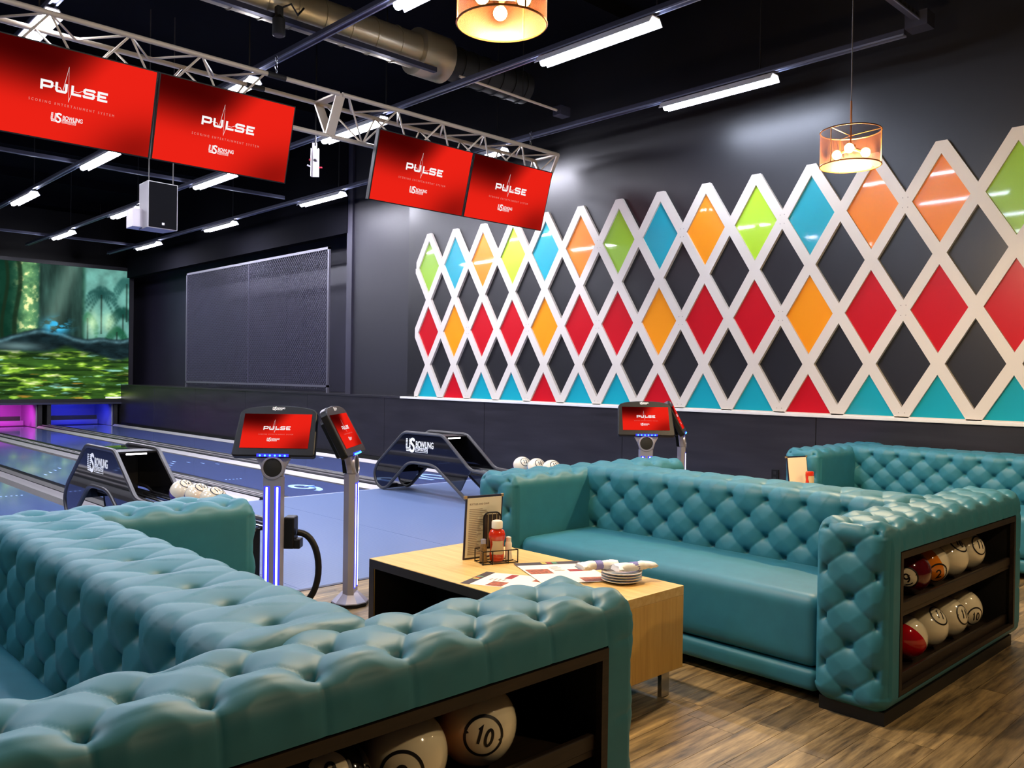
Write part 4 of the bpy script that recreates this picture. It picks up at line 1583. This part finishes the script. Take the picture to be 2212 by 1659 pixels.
# ------------------------------------------------------------------ oak tables
def oak_table(loc, label):
    t = thing('oak_table', label, 'table', loc)
    w, l, h = 0.80, 1.46, 0.52
    slab('table_top', (-w / 2, -l / 2, h - 0.045), (w / 2, l / 2, h), M['oak_x'], t, bevel=0.002)
    slab('end_panel', (-w / 2, -l / 2, 0.13), (w / 2, -l / 2 + 0.045, h - 0.045), M['oak'], t, bevel=0.002)
    slab('end_panel', (-w / 2, l / 2 - 0.045, 0.13), (w / 2, l / 2, h - 0.045), M['oak'], t, bevel=0.002)
    slab('bottom_board', (-w / 2 + 0.01, -l / 2 + 0.045, 0.13), (w / 2 - 0.01, l / 2 - 0.045, 0.16), M['dark_edge'], t)
    slab('back_board', (0.02, -l / 2 + 0.045, 0.16), (0.04, l / 2 - 0.045, h - 0.045), M['dark_edge'], t)
    slab('inner_dark_sheet', (-w / 2 + 0.004, -l / 2 + 0.045, 0.16), (0.02, -l / 2 + 0.049, h - 0.049), M['dark_edge'], t)  # dark sheets over the inner faces and under the top
    slab('inner_dark_sheet', (-w / 2 + 0.004, l / 2 - 0.049, 0.16), (0.02, l / 2 - 0.045, h - 0.049), M['dark_edge'], t)
    slab('inner_dark_sheet', (-w / 2 + 0.004, -l / 2 + 0.045, h - 0.049), (0.02, l / 2 - 0.045, h - 0.045), M['dark_edge'], t)
    slab('edge_banding', (-w / 2 - 0.003, -l / 2 + 0.002, h - 0.047), (-w / 2, l / 2 - 0.002, h - 0.003), M['dark_edge'], t)
    slab('edge_banding', (-w / 2 - 0.003, l / 2 - 0.045, 0.13), (-w / 2, l / 2 - 0.001, h - 0.046), M['dark_edge'], t)
    for sx in (-1, 1):
        for sy in (-1, 1):
            slab('leg', (sx * (w / 2 - 0.09) - 0.03, sy * (l / 2 - 0.045) - 0.012, 0.0), (sx * (w / 2 - 0.09) + 0.03, sy * (l / 2 - 0.045) + 0.012, 0.13), M['steel'], t, bevel=0.002)
    return t


TBX, TBY, TBH = 3.01, 3.09, 0.52
oak_table((TBX, TBY, 0), 'light oak waterfall table with steel legs between the two near sofas')
oak_table((TBX + 3.62, TBY - 0.1, 0), 'light oak table behind the middle sofa, mostly hidden')


# ------------------------------------------------------------------ table ware
def menu(loc, rz, label, text=True):
    t = thing('menu_card', label, 'menu', loc, rz)
    t.rotation_euler = (math.radians(4 if text else -8), 0, rz)
    w, h = 0.235, 0.345
    slab('cover', (-w / 2, 0.0, 0.0), (w / 2, 0.006, h), M['menu_edge'], t)
    slab('page', (-w / 2 + 0.01, -0.0015, 0.01), (w / 2 - 0.008, 0.0, h - 0.012), M['paper'], t)
    for sx in (-1, 1):
        slab('corner_guard', (sx * w / 2 - 0.011, -0.0035, h - 0.014), (sx * w / 2 + 0.003 * sx + (0.009 if sx < 0 else 0), 0.008, h + 0.002), M['menu_corner'], t)
    if text:
        V, F = font_tris('BOTTLES AND CANS', 0.013, 0.0004, 1.0)
        mb = MB()
        mb.add([(x - w / 2 + 0.024, -0.002, y + h - 0.05) for x, y in V], F)
        for i in range(26):
            L = 0.05 + 0.07 * rnd.random()
            z = h - 0.075 - i * 0.0098
            mb.add([(-w / 2 + 0.024, -0.002, z), (-w / 2 + 0.024 + L, -0.002, z), (-w / 2 + 0.024 + L, -0.002, z + 0.0034), (-w / 2 + 0.024, -0.002, z + 0.0034)], [(0, 1, 2, 3)])
        mb.build('menu_print', M['print_grey'], t)
    return t


def round_rect(w, h, r, n=6):
    P = []
    for cx, cy, a0 in ((w / 2 - r, h - r, 0), (-w / 2 + r, h - r, 90)):
        P += arc(cx, cy, r, r, a0, a0 + 90, n)
    return [(w / 2, 0)] + P + [(-w / 2, 0)]


def caddy(loc, rz, label, handle=True):
    t = thing('condiment_caddy', label, 'caddy', loc, rz)
    w, d = 0.20, 0.11
    b = MB()
    for z in (0.004, 0.07):
        b.tube([(-w / 2, -d / 2, z), (w / 2, -d / 2, z), (w / 2, d / 2, z), (-w / 2, d / 2, z)], 0.003, 6, True)
    for x in (-w / 2, -0.045, 0.045, w / 2):
        for y in (-d / 2, d / 2):
            b.tube([(x, y, 0.0), (x, y, 0.07)], 0.003, 6)
    for x in (-0.045, 0.045):
        b.tube([(x, -d / 2, 0.004), (x, d / 2, 0.004)], 0.003, 6)
    b.tube([(-w / 2, 0, 0.004), (w / 2, 0, 0.004)], 0.003, 6)
    b.build('basket', M['wire'], t)
    if not handle:
        return t
    hb = MB()
    rr = [(x, d / 2 + 0.004, z) for x, z in round_rect(0.10, 0.255, 0.03)]
    hb.tube(rr, 0.0045, 8)
    hr = MB()
    for x in (-0.025, 0.0, 0.025):
        hr.tube([(x, d / 2 + 0.003, 0.07), (x, d / 2 + 0.004, 0.25)], 0.0022, 6)
    hb.build('loop_handle', M['wire'], t)
    hr.build('handle_rods', M['menu_corner'], t)['kind'] = 'stuff'
    slab('card_insert', (-0.044, d / 2 + 0.008, 0.06), (0.044, d / 2 + 0.010, 0.245), M['paper_hdr'], t)
    return t


def ketchup(loc, label, rz=0.0):
    t = thing('ketchup_bottle', label, 'bottle', loc, rz)
    p = [(0.032, 0.0), (0.039, 0.007), (0.040, 0.036), (0.036, 0.072), (0.038, 0.102), (0.045, 0.126), (0.045, 0.142), (0.038, 0.162), (0.022, 0.174)]
    MB().lathe(p, 24, sy=0.72).build('bottle_body', M['ketchup'], t, smooth=60)
    MB().lathe([(0.026, 0.172), (0.030, 0.175), (0.030, 0.206), (0.026, 0.213), (0.015, 0.216)], 20).build('cap', M['cap_white'], t, smooth=40)
    lb = MB()
    n = 9
    V = []
    for z, wd in ((0.038, 0.9), (0.060, 0.95), (0.090, 0.72), (0.110, 0.72)):
        r = 0.0412 if z < 0.1 else 0.043
        for i in range(n):
            a = -PI / 2 + (i / (n - 1) - 0.5) * 2 * wd
            V.append((r * math.cos(a), r * 0.76 * math.sin(a), z))
    F = [(r * n + i, r * n + i + 1, (r + 1) * n + i + 1, (r + 1) * n + i) for r in range(3) for i in range(n - 1)]
    lb.add(V, F)
    lb.build('label_sticker', M['label'], t, smooth=True)
    return t


def shaker(loc, fill, capm, label):
    t = thing('shaker', label, 'shaker', loc)
    MB().lathe([(0.021, 0.0), (0.021, 0.01), (0.018, 0.03), (0.018, 0.085), (0.014, 0.095)], 16).build('jar', fill, t, smooth=40)
    MB().lathe([(0.014, 0.094), (0.014, 0.118), (0.010, 0.120)], 16).build('lid', capm, t, smooth=40)
    return t


fz = math.radians(-19)
e1 = Vector((math.cos(fz), math.sin(fz), 0))
e2 = Vector((-math.sin(fz), math.cos(fz), 0))
kc = Vector((3.070, 3.315, TBH))
menu(tuple(kc - e1 * 0.035 + e2 * 0.118 + Vector((0, 0, 0.001))), fz + 0.16, 'tall drinks menu with dark binding leaning on the near oak table')
caddy(tuple(kc), fz, 'black wire condiment caddy on the near oak table')
ketchup(tuple(kc + e1 * 0.0 - e2 * 0.005 + Vector((0, 0, 0.008))), 'red ketchup bottle with white cap in the near caddy', fz - 0.25)
shaker(tuple(kc - e1 * 0.075 + Vector((0, 0, 0.008))), M['pepper'], M['brushed'], 'brown pepper shaker with metal lid left of the near ketchup')
shaker(tuple(kc + e1 * 0.075 + e2 * 0.01 + Vector((0, 0, 0.008))), M['salt'], M['cap_white'], 'white salt shaker right of the near ketchup')
k2 = Vector((6.86, 3.45, TBH))
menu(tuple(k2 - e1 * 0.075 + e2 * 0.075 + Vector((0, 0, 0.001))), fz + 0.05, 'cream menu card standing on the far table before the back sofa', False)
caddy(tuple(k2), fz, 'black wire condiment caddy on the far table', False)
kt = ketchup(tuple(k2 - e1 * 0.045 + Vector((0, 0, 0.224))), 'red ketchup bottle standing on its cap on the far table before the back sofa', fz)
kt.rotation_euler = (PI, 0, PI + fz)


def placemat(corner, ux, uy, w, h, label):
    t = thing('placemat', label, 'placemat', (corner[0], corner[1], TBH + (0.0034 if w > 0.3 else 0)), 0)
    ux, uy = Vector(ux).normalized(), Vector(uy).normalized()
    P = lambda a, b, z: (ux.x * a + uy.x * b, ux.y * a + uy.y * b, z)

    def patch(a0, b0, a1, b1, z, nm, m):
        V = [P(a0, b0, z), P(a1, b0, z), P(a1, b1, z), P(a0, b1, z)]
        Vb = [(x, y, z - 0.0006) for x, y, _ in V]
        MB().add(V + Vb, [(0, 1, 2, 3), (7, 6, 5, 4), (0, 4, 5, 1), (1, 5, 6, 2), (2, 6, 7, 3), (3, 7, 4, 0)]).build(nm, m, t)
    patch(0, 0, w, h, 0.0012, 'sheet', M['paper'])
    patch(0, 0, w, h * 0.13, 0.0019, 'header_band', M['paper_hdr'])
    for a, m in ((0.40, 'print_yellow'), (0.48, 'print_red'), (0.56, 'print_green')):
        patch(w * a, h * 0.02, w * (a + 0.07), h * 0.10, 0.0026, 'header_print', M[m])
    patch(w * 0.03, h * 0.34, w * 0.36, h * 0.56, 0.0019, 'food_photo', M['chili'])
    patch(w * 0.62, h * 0.40, w * 0.95, h * 0.50, 0.0019, 'red_strip', M['print_red'])
    patch(w * 0.60, h * 0.80, w * 0.96, h * 0.98, 0.0019, 'food_photo', M['chili'])
    for i in range(4):
        patch(w * 0.42, h * (0.25 + .06 * i), w * (0.55 + 0.02 * (i % 2)), h * (0.27 + .06 * i), 0.0019, 'print_line', M['print_grey'])
    return t


placemat((3.10, 3.215), (0.268, -0.153, 0), (-0.16, -0.33, 0), 0.36, 0.46, 'paper placemat with dark header in the middle of the oak table')
placemat((2.62, 3.08), (0.27, 0.10, 0), (0.14, -0.27, 0), 0.27, 0.36, 'paper placemat nearer the sofa with its dark header slanted')

PX, PY = 3.235, 2.60
pp = MB()
pp.lathe([(0.055, 0.0), (0.060, 0.0), (0.075, 0.006), (0.098, 0.014), (0.0985, 0.0165), (0.094, 0.0165), (0.070, 0.010), (0.02, 0.008)], 32)
PL = pp.mesh('plate', M['plate'], 50)
for i, nm in enumerate(('bottom', 'second', 'third', 'top')):
    o = link(PL, 'plate', None, loc=(PX + 0.002 * (i % 2), PY, TBH + 0.001 + 0.0125 * i))
    tag(o, 'white china plate, %s of the stack on the oak table' % {'bottom': 'lowest', 'second': 'second from below', 'third': 'third from below', 'top': 'topmost, under the napkins,'}[nm], 'plate', 'stacked plates on the oak table')


def napkin(loc, rz, label, seed):
    r = np.random.RandomState(seed)
    t = thing('napkin_roll', label, 'napkin', loc, rz)
    n = 14
    mb = MB()
    prof = []
    L = 0.21
    V = []
    nx = 22
    for i in range(nx):
        x = -L / 2 + L * i / (nx - 1)
        e = abs(2 * i / (nx - 1) - 1)
        rad = 0.025 - 0.003 * math.exp(-(x / 0.025) ** 2)
        flat = 1.0 + 0.75 * max(0, e - 0.45) / 0.55
        for k in range(n):
            a = 2 * PI * k / n
            rr = rad * (1 + 0.22 * (r.rand() - 0.5) * (0.5 + e))
            V.append((x + 0.022 * (r.rand() - .5) * (e > 0.9), rr * math.cos(a) * 1.1 * flat + 0.006 * math.sin(x * 40 + seed), 0.021 + rr * math.sin(a) * 0.9 / flat ** 0.8 + 0.004 * max(0, e - .5)))
    F = [(i * n + k, i * n + (k + 1) % n, (i + 1) * n + (k + 1) % n, (i + 1) * n + k) for i in range(nx - 1) for k in range(n)]
    F += [tuple(range(n - 1, -1, -1)), tuple((nx - 1) * n + k for k in range(n))]
    mb.add(V, F)
    mb.build('cloth', M['napkin'], t, smooth=60)
    b = MB()
    b.lathe([(0.024, -0.018), (0.025, -0.016), (0.025, 0.016), (0.024, 0.018)], 18)
    o = b.build('paper_band', M['band'], t, smooth=40)
    o.rotation_euler = (0, PI / 2, 0)
    o.location = (0.0, 0, 0.021)
    o.scale = (0.9, 1.15, 1)
    return t


zt = TBH + 0.001 + 0.0125 * 3 + 0.016
napkin((PX - 0.07, PY + 0.09, zt), math.radians(-18), 'rolled white napkin with lavender band on the plates, left of its pair', 3)
napkin((PX + 0.04, PY - 0.045, zt + 0.001), math.radians(-18), 'rolled white napkin with lavender band on the plates, right of its pair', 5)
napkin((6.93, 2.82, TBH + 0.001), math.radians(-20), 'rolled white napkin on the far table behind the middle sofa', 8)


# ------------------------------------------------------------------ bowler consoles
def console(loc, normal, label, cable=False):
    rz = math.atan2(normal[1], normal[0]) + PI / 2      # local -y is the front
    t = thing('bowler_console', label, 'console', loc, rz)
    MB().lathe([(0.118, 0.0), (0.122, 0.004), (0.122, 0.022)], 10).build('base_plate', M['black_plastic'], t)
    MB().lathe([(0.120, 0.022), (0.118, 0.028), (0.055, 0.085)], 10).build('base_cone', M['brushed'], t)
    # pole: flattened hexagon
    pw_, pd = 0.135, 0.075
    sec = [(-pw_ / 2, 0.0), (-pw_ / 2 + 0.012, -pd / 2), (pw_ / 2 - 0.012, -pd / 2), (pw_ / 2, 0.0), (pw_ / 2 - 0.02, pd / 2), (-pw_ / 2 + 0.02, pd / 2)]
    MB().prism(sec, 0.07, 0.86, lambda p, z: (p[0], p[1], z)).build('pole', M['brushed'], t)
    for sx in (-0.033, 0.033):
        slab('led_strip', (sx - 0.0065, -pd / 2 - 0.004, 0.12), (sx + 0.0065, -pd / 2 + 0.002, 0.795), M['led'], t, bevel=0.003)
        slab('led_halo', (sx - 0.018, -pd / 2 - 0.0015, 0.114), (sx + 0.018, -pd / 2 + 0.001, 0.801), M['led_blue'], t)  # blue halo of the strip, laid on as a glowing sheet
    # flaring neck
    nk = MB()
    zs = [0.86, 0.885, 0.92, 0.955, 0.985, 1.0]
    ws = [0.135, 0.140, 0.165, 0.205, 0.235, 0.245]
    V, F = [], []
    for z, w in zip(zs, ws):
        yb_ = (z - 0.86) * 0.10
        V += [(-w / 2, -0.028 + yb_, z), (w / 2, -0.028 + yb_, z), (w / 2 * 0.9, 0.018 + yb_, z), (-w / 2 * 0.9, 0.018 + yb_, z)]
    # front bulges slightly
    for i in range(len(zs) - 1):
        for k in range(4):
            F.append((i * 4 + k, i * 4 + (k + 1) % 4, (i + 1) * 4 + (k + 1) % 4, (i + 1) * 4 + k))
    F += [(3, 2, 1, 0), tuple((len(zs) - 1) * 4 + k for k in range(4))]
    nk.add(V, F)
    nk.build('neck', M['brushed'], t, bevel=0.008)
    rg_ = MB().lathe([(0.064, -0.004), (0.076, -0.002), (0.072, 0.012), (0.060, 0.014), (0.056, 0.002)], 32, caps=False).build('speaker_ring', M['brushed'], t, smooth=50)
    rg_.location = (0, -0.024, 0.915)
    rg_.rotation_euler = (math.radians(84), 0, 0)
    sk_ = MB().lathe([(0.058, 0.0), (0.058, 0.006), (0.02, 0.011)], 28).build('speaker_disc', M['black_matt'], t, smooth=30)
    sk_.location = (0, -0.026, 0.915)
    sk_.rotation_euler = (math.radians(84), 0, 0)
    # rear neck cover bends back to the head
    MB().prism([(-0.01, 0.865), (0.045, 0.865), (0.055, 0.95), (0.125, 1.06), (0.07, 1.07), (0.0, 0.985)], -0.05, 0.05, lambda p, x: (x, p[0], p[1])).build('neck_cover', M['black_plastic'], t)
    bar = slab('led_bar', (-0.10, -0.038, 0.985), (0.10, -0.018, 1.003), M['led_blue'], t)
    for i in range(6):
        MB().sphere((-0.078 + 0.0312 * i, -0.041, 0.993), 0.0062, 10, 8).build('led_dot', M['led_dot'], t, smooth=True)
    # head, leaning back by 30 degrees about its lower edge
    hd = MB()
    T = math.radians(28)
    hp = [(-0.262, 0.0), (-0.25, -0.012), (0.25, -0.012), (0.262, 0.0), (0.247, 0.285), (0.238, 0.300)]
    hp += [(0.238 * math.cos(a), 0.300 + 0.042 * math.sin(a)) for a in np.linspace(0.35, PI - 0.35, 9)]
    hp += [(-0.238, 0.300), (-0.247, 0.285)]

    def hf(p, d):
        x, s = p
        return (x, -0.035 + s * math.sin(T) + d * math.cos(T), 1.0 + s * math.cos(T) - d * math.sin(T))
    hd.prism(hp, 0.0, 0.05, hf)
    hd.build('screen_housing', M['black_plastic'], t, bevel=0.008)
    hd = MB()
    hd.prism([(x * 0.8, 0.02 + s * 0.8) for x, s in hp], 0.05, 0.085, hf)
    hd.build('rear_housing', M['black_plastic'], t, bevel=0.008)
    # grey trim along the top of the housing
    tp = MB()
    for a, b in zip(hp[5:-3], hp[6:-2]):
        p0, p1, p2, p3 = hf(a, 0.012), hf(b, 0.012), hf(b, 0.046), hf(a, 0.046)
        u = Vector((0, math.sin(T), math.cos(T))) * 0.003
        tp.add([Vector(p0) + u, Vector(p1) + u, Vector(p2) + u, Vector(p3) + u], [(0, 1, 2, 3)])
    tp.build('top_trim', M['frame_steel'], t)
    k = 0.43 / 16
    rot = (PI / 2 - T, 0, 0)
    c = hf((0, 0.160), -0.0025)
    link(REDSCR, 'screen', t, loc=c, rot=rot, scale=(k, k * 0.98, k))
    c = hf((-8 * k, 0.160 - 4.5 * k), -0.004)
    for nm, me in PULSE:
        link(me, nm, t, loc=c, rot=rot, scale=k)
    c = hf((-0.045, 0.304), -0.002)
    link(LOGO, 'logo_lettering', t, loc=c, rot=rot, scale=0.026)
    if cable:
        slab('cable_box', (0.06, 0.0, 0.40), (0.13, 0.11, 0.60), M['black_plastic'], t, bevel=0.01)
        slab('cable_box_foot', (0.10, 0.01, 0.40), (0.165, 0.10, 0.46), M['black_plastic'], t, bevel=0.006)
        pts = [(0.14, 0.05, 0.50)]
        for a in np.linspace(80, -110, 18):
            pts.append((0.155 + 0.12 * math.cos(math.radians(a)), 0.06, 0.268 + 0.225 * math.sin(math.radians(a))))
        pts.append((0.0, 0.05, 0.06))
        MB().tube(pts, 0.021, 10).build('hose', M['black_plastic'], t, smooth=True)
    return t


N1, N2 = (-0.69, -0.72), (0.69, -0.724)
console((2.62, 4.90, 0), N1, 'lit bowler console with blue strips rising behind the near sofa', True)
console((3.095, 4.75, 0), N2, 'bowler console turned right, standing left of the oak table')
console((6.30, 4.80, 0), N1, 'bowler console facing the viewer behind the middle sofa')
console((6.86, 4.80, 0), (0.54, -0.84), 'bowler console turned away, in front of the dark low wall')


# ------------------------------------------------------------------ ball returns
def smooth_poly(P, r=0.06, n=4, closed=False):
    out = []
    m = len(P)
    for i in range(m):
        if not closed and i in (0, m - 1):
            out.append(tuple(P[i]))
            continue
        a, b, c = Vector(P[i - 1]), Vector(P[i]), Vector(P[(i + 1) % m])
        d1, d2 = (a - b), (c - b)
        q = min(r, d1.length * 0.45, d2.length * 0.45)
        s, e = b + d1.normalized() * q, b + d2.normalized() * q
        for k in range(n + 1):
            u = k / n
            out.append(tuple((1 - u) ** 2 * s + 2 * u * (1 - u) * b + u * u * e))
    return out


def ball_return(loc, label):
    t = thing('ball_return', label, 'ball return', loc)
    W_ = 0.19
    outer = [(7.75, 0.32), (7.53, 0.405), (8.06, 0.775), (8.82, 0.775), (9.41, 0.335), (9.49, 0.20), (9.43, 0.06), (9.30, 0.014), (9.20, 0.045)]
    inner = [(8.76, 0.385), (8.70, 0.405), (8.24, 0.400), (8.16, 0.36), (7.72, 0.13), (7.63, 0.27)]
    for s in (-1, 1):
        out = smooth_poly(outer[1:], 0.05, 3)
        inn = smooth_poly(inner, 0.04, 3)
        poly = out + inn
        MB().prism(poly, s * W_ - 0.008, s * W_ + 0.008, lambda p, x: (x, p[0] - 8.5, p[1])).build('side_panel', M['black_gloss'], t)
        loop = smooth_poly([(7.30, 0.022), (7.56, 0.022), (7.72, 0.12), (8.18, 0.385), (8.30, 0.41), (8.66, 0.41), (8.78, 0.38), (9.20, 0.045), (9.30, 0.016), (9.43, 0.06), (9.50, 0.20), (9.42, 0.345), (8.84, 0.785), (8.06, 0.785), (7.53, 0.405), (7.25, 0.395), (5.6, 0.395)], 0.07, 4)
        MB().tube([(s * (W_ + 0.004), y - 8.5, z) for y, z in loop], 0.021, 8).build('tube_rail', M['rubber'], t, smooth=True)
    # hood top, front skin, inside
    tp = smooth_poly([(8.30, 0.775), (8.82, 0.775), (9.40, 0.34), (9.47, 0.20)], 0.05, 3)
    sk_ = MB()
    pts = tp + [(y - 0.012, z - 0.012) for y, z in reversed(tp)]
    sk_.prism(pts, -W_, W_, lambda p, x: (x, p[0] - 8.5, p[1])).build('hood', M['black_gloss'], t, smooth=30)
    slab('inner_back', (-W_ + 0.01, 8.52 - 8.5, 0.36), (W_ - 0.01, 8.56 - 8.5, 0.76), M['black_matt'], t)
    slab('inner_floor', (-W_ + 0.01, 7.75 - 8.5, 0.36), (W_ - 0.01, 8.55 - 8.5, 0.375), M['black_matt'], t)
    slab('led_bar', (-W_ + 0.10, 8.06 - 8.5, 0.740), (W_ - 0.10, 8.08 - 8.5, 0.757), M['white_led'], t)
    slab('led_housing', (-W_ + 0.01, 8.04 - 8.5, 0.757), (W_ - 0.01, 8.30 - 8.5, 0.775), M['black_plastic'], t)
    for x in (-0.12, -0.05, 0.05, 0.12):
        MB().tube([(x, 8.0 - 8.5, 0.395), (x, 5.65 - 8.5, 0.385)], 0.013, 8).build('rack_rail', M['steel'] if abs(x) < 0.1 else M['black_plastic'], t, smooth=True)
    for y in (5.75, 6.9):
        slab('rack_post', (-0.03, y - 8.53, 0.0), (0.03, y - 8.47, 0.38), M['black_plastic'], t)
        slab('rack_bar', (-W_, y - 8.52, 0.362), (W_, y - 8.48, 0.380), M['black_plastic'], t)
    lg = link(LOGO, 'logo_lettering', t, loc=(-W_ - 0.010, 0.0, 0.0))
    lg.rotation_euler = (PI / 2, 0, -PI / 2)
    lg.scale = (0.185,) * 3
    lg.location = (-W_ - 0.0095, 8.80 - 8.5, 0.535)
    lg['label'] = 'white printed logo on the side panel'
    return t


ball_return((6.74, 8.5, 0), 'black hooded ball return at lanes nine and ten with white logo')
ball_return((2.925, 8.5, 0), 'black hooded ball return at the left behind the near sofa')
gr_ = 'balls on the right ball return rack'
for i, (n, c, y) in enumerate((('12', 'purple', 6.87), ('10', 'skyblue', 6.64), ('12', 'blue', 6.41))):
    ball((6.74, y, 0.503), n, c, 0.05, (-0.30, -0.75, 0.55), 0.15, ['white and purple bowling ball numbered twelve, first on the right rack', 'white and blue bowling ball numbered ten, second on the right rack', 'white bowling ball numbered twelve, third on the right rack'][i], gr_)
gr_ = 'balls on the left ball return rack'
for i, (n, c, y) in enumerate((('12', 'violet', 7.02), ('10', 'violet', 6.72), ('11', 'red', 6.44))):
    ball((2.925, y, 0.503), n, c, 0.05, (0.05, -0.55, 0.83), 0.25, ['white and violet bowling ball numbered twelve, first on the left rack', 'white bowling ball numbered ten, second on the left rack', 'white bowling ball numbered eleven, third on the left rack'][i], gr_)

# ------------------------------------------------------------------ wall socket
so = thing('wall_socket', 'black wall socket on the low wall left of the back sofa', 'socket', (XK, 4.87, 0.44))
slab('cover_plate', (-0.012, -0.045, -0.07), (0.0, 0.045, 0.07), M['black_plastic'], so, bevel=0.003)
for dz in (-0.032, 0.032):
    slab('outlet', (-0.016, -0.018, dz - 0.018), (-0.011, 0.018, dz + 0.018), M['black_matt'], so)
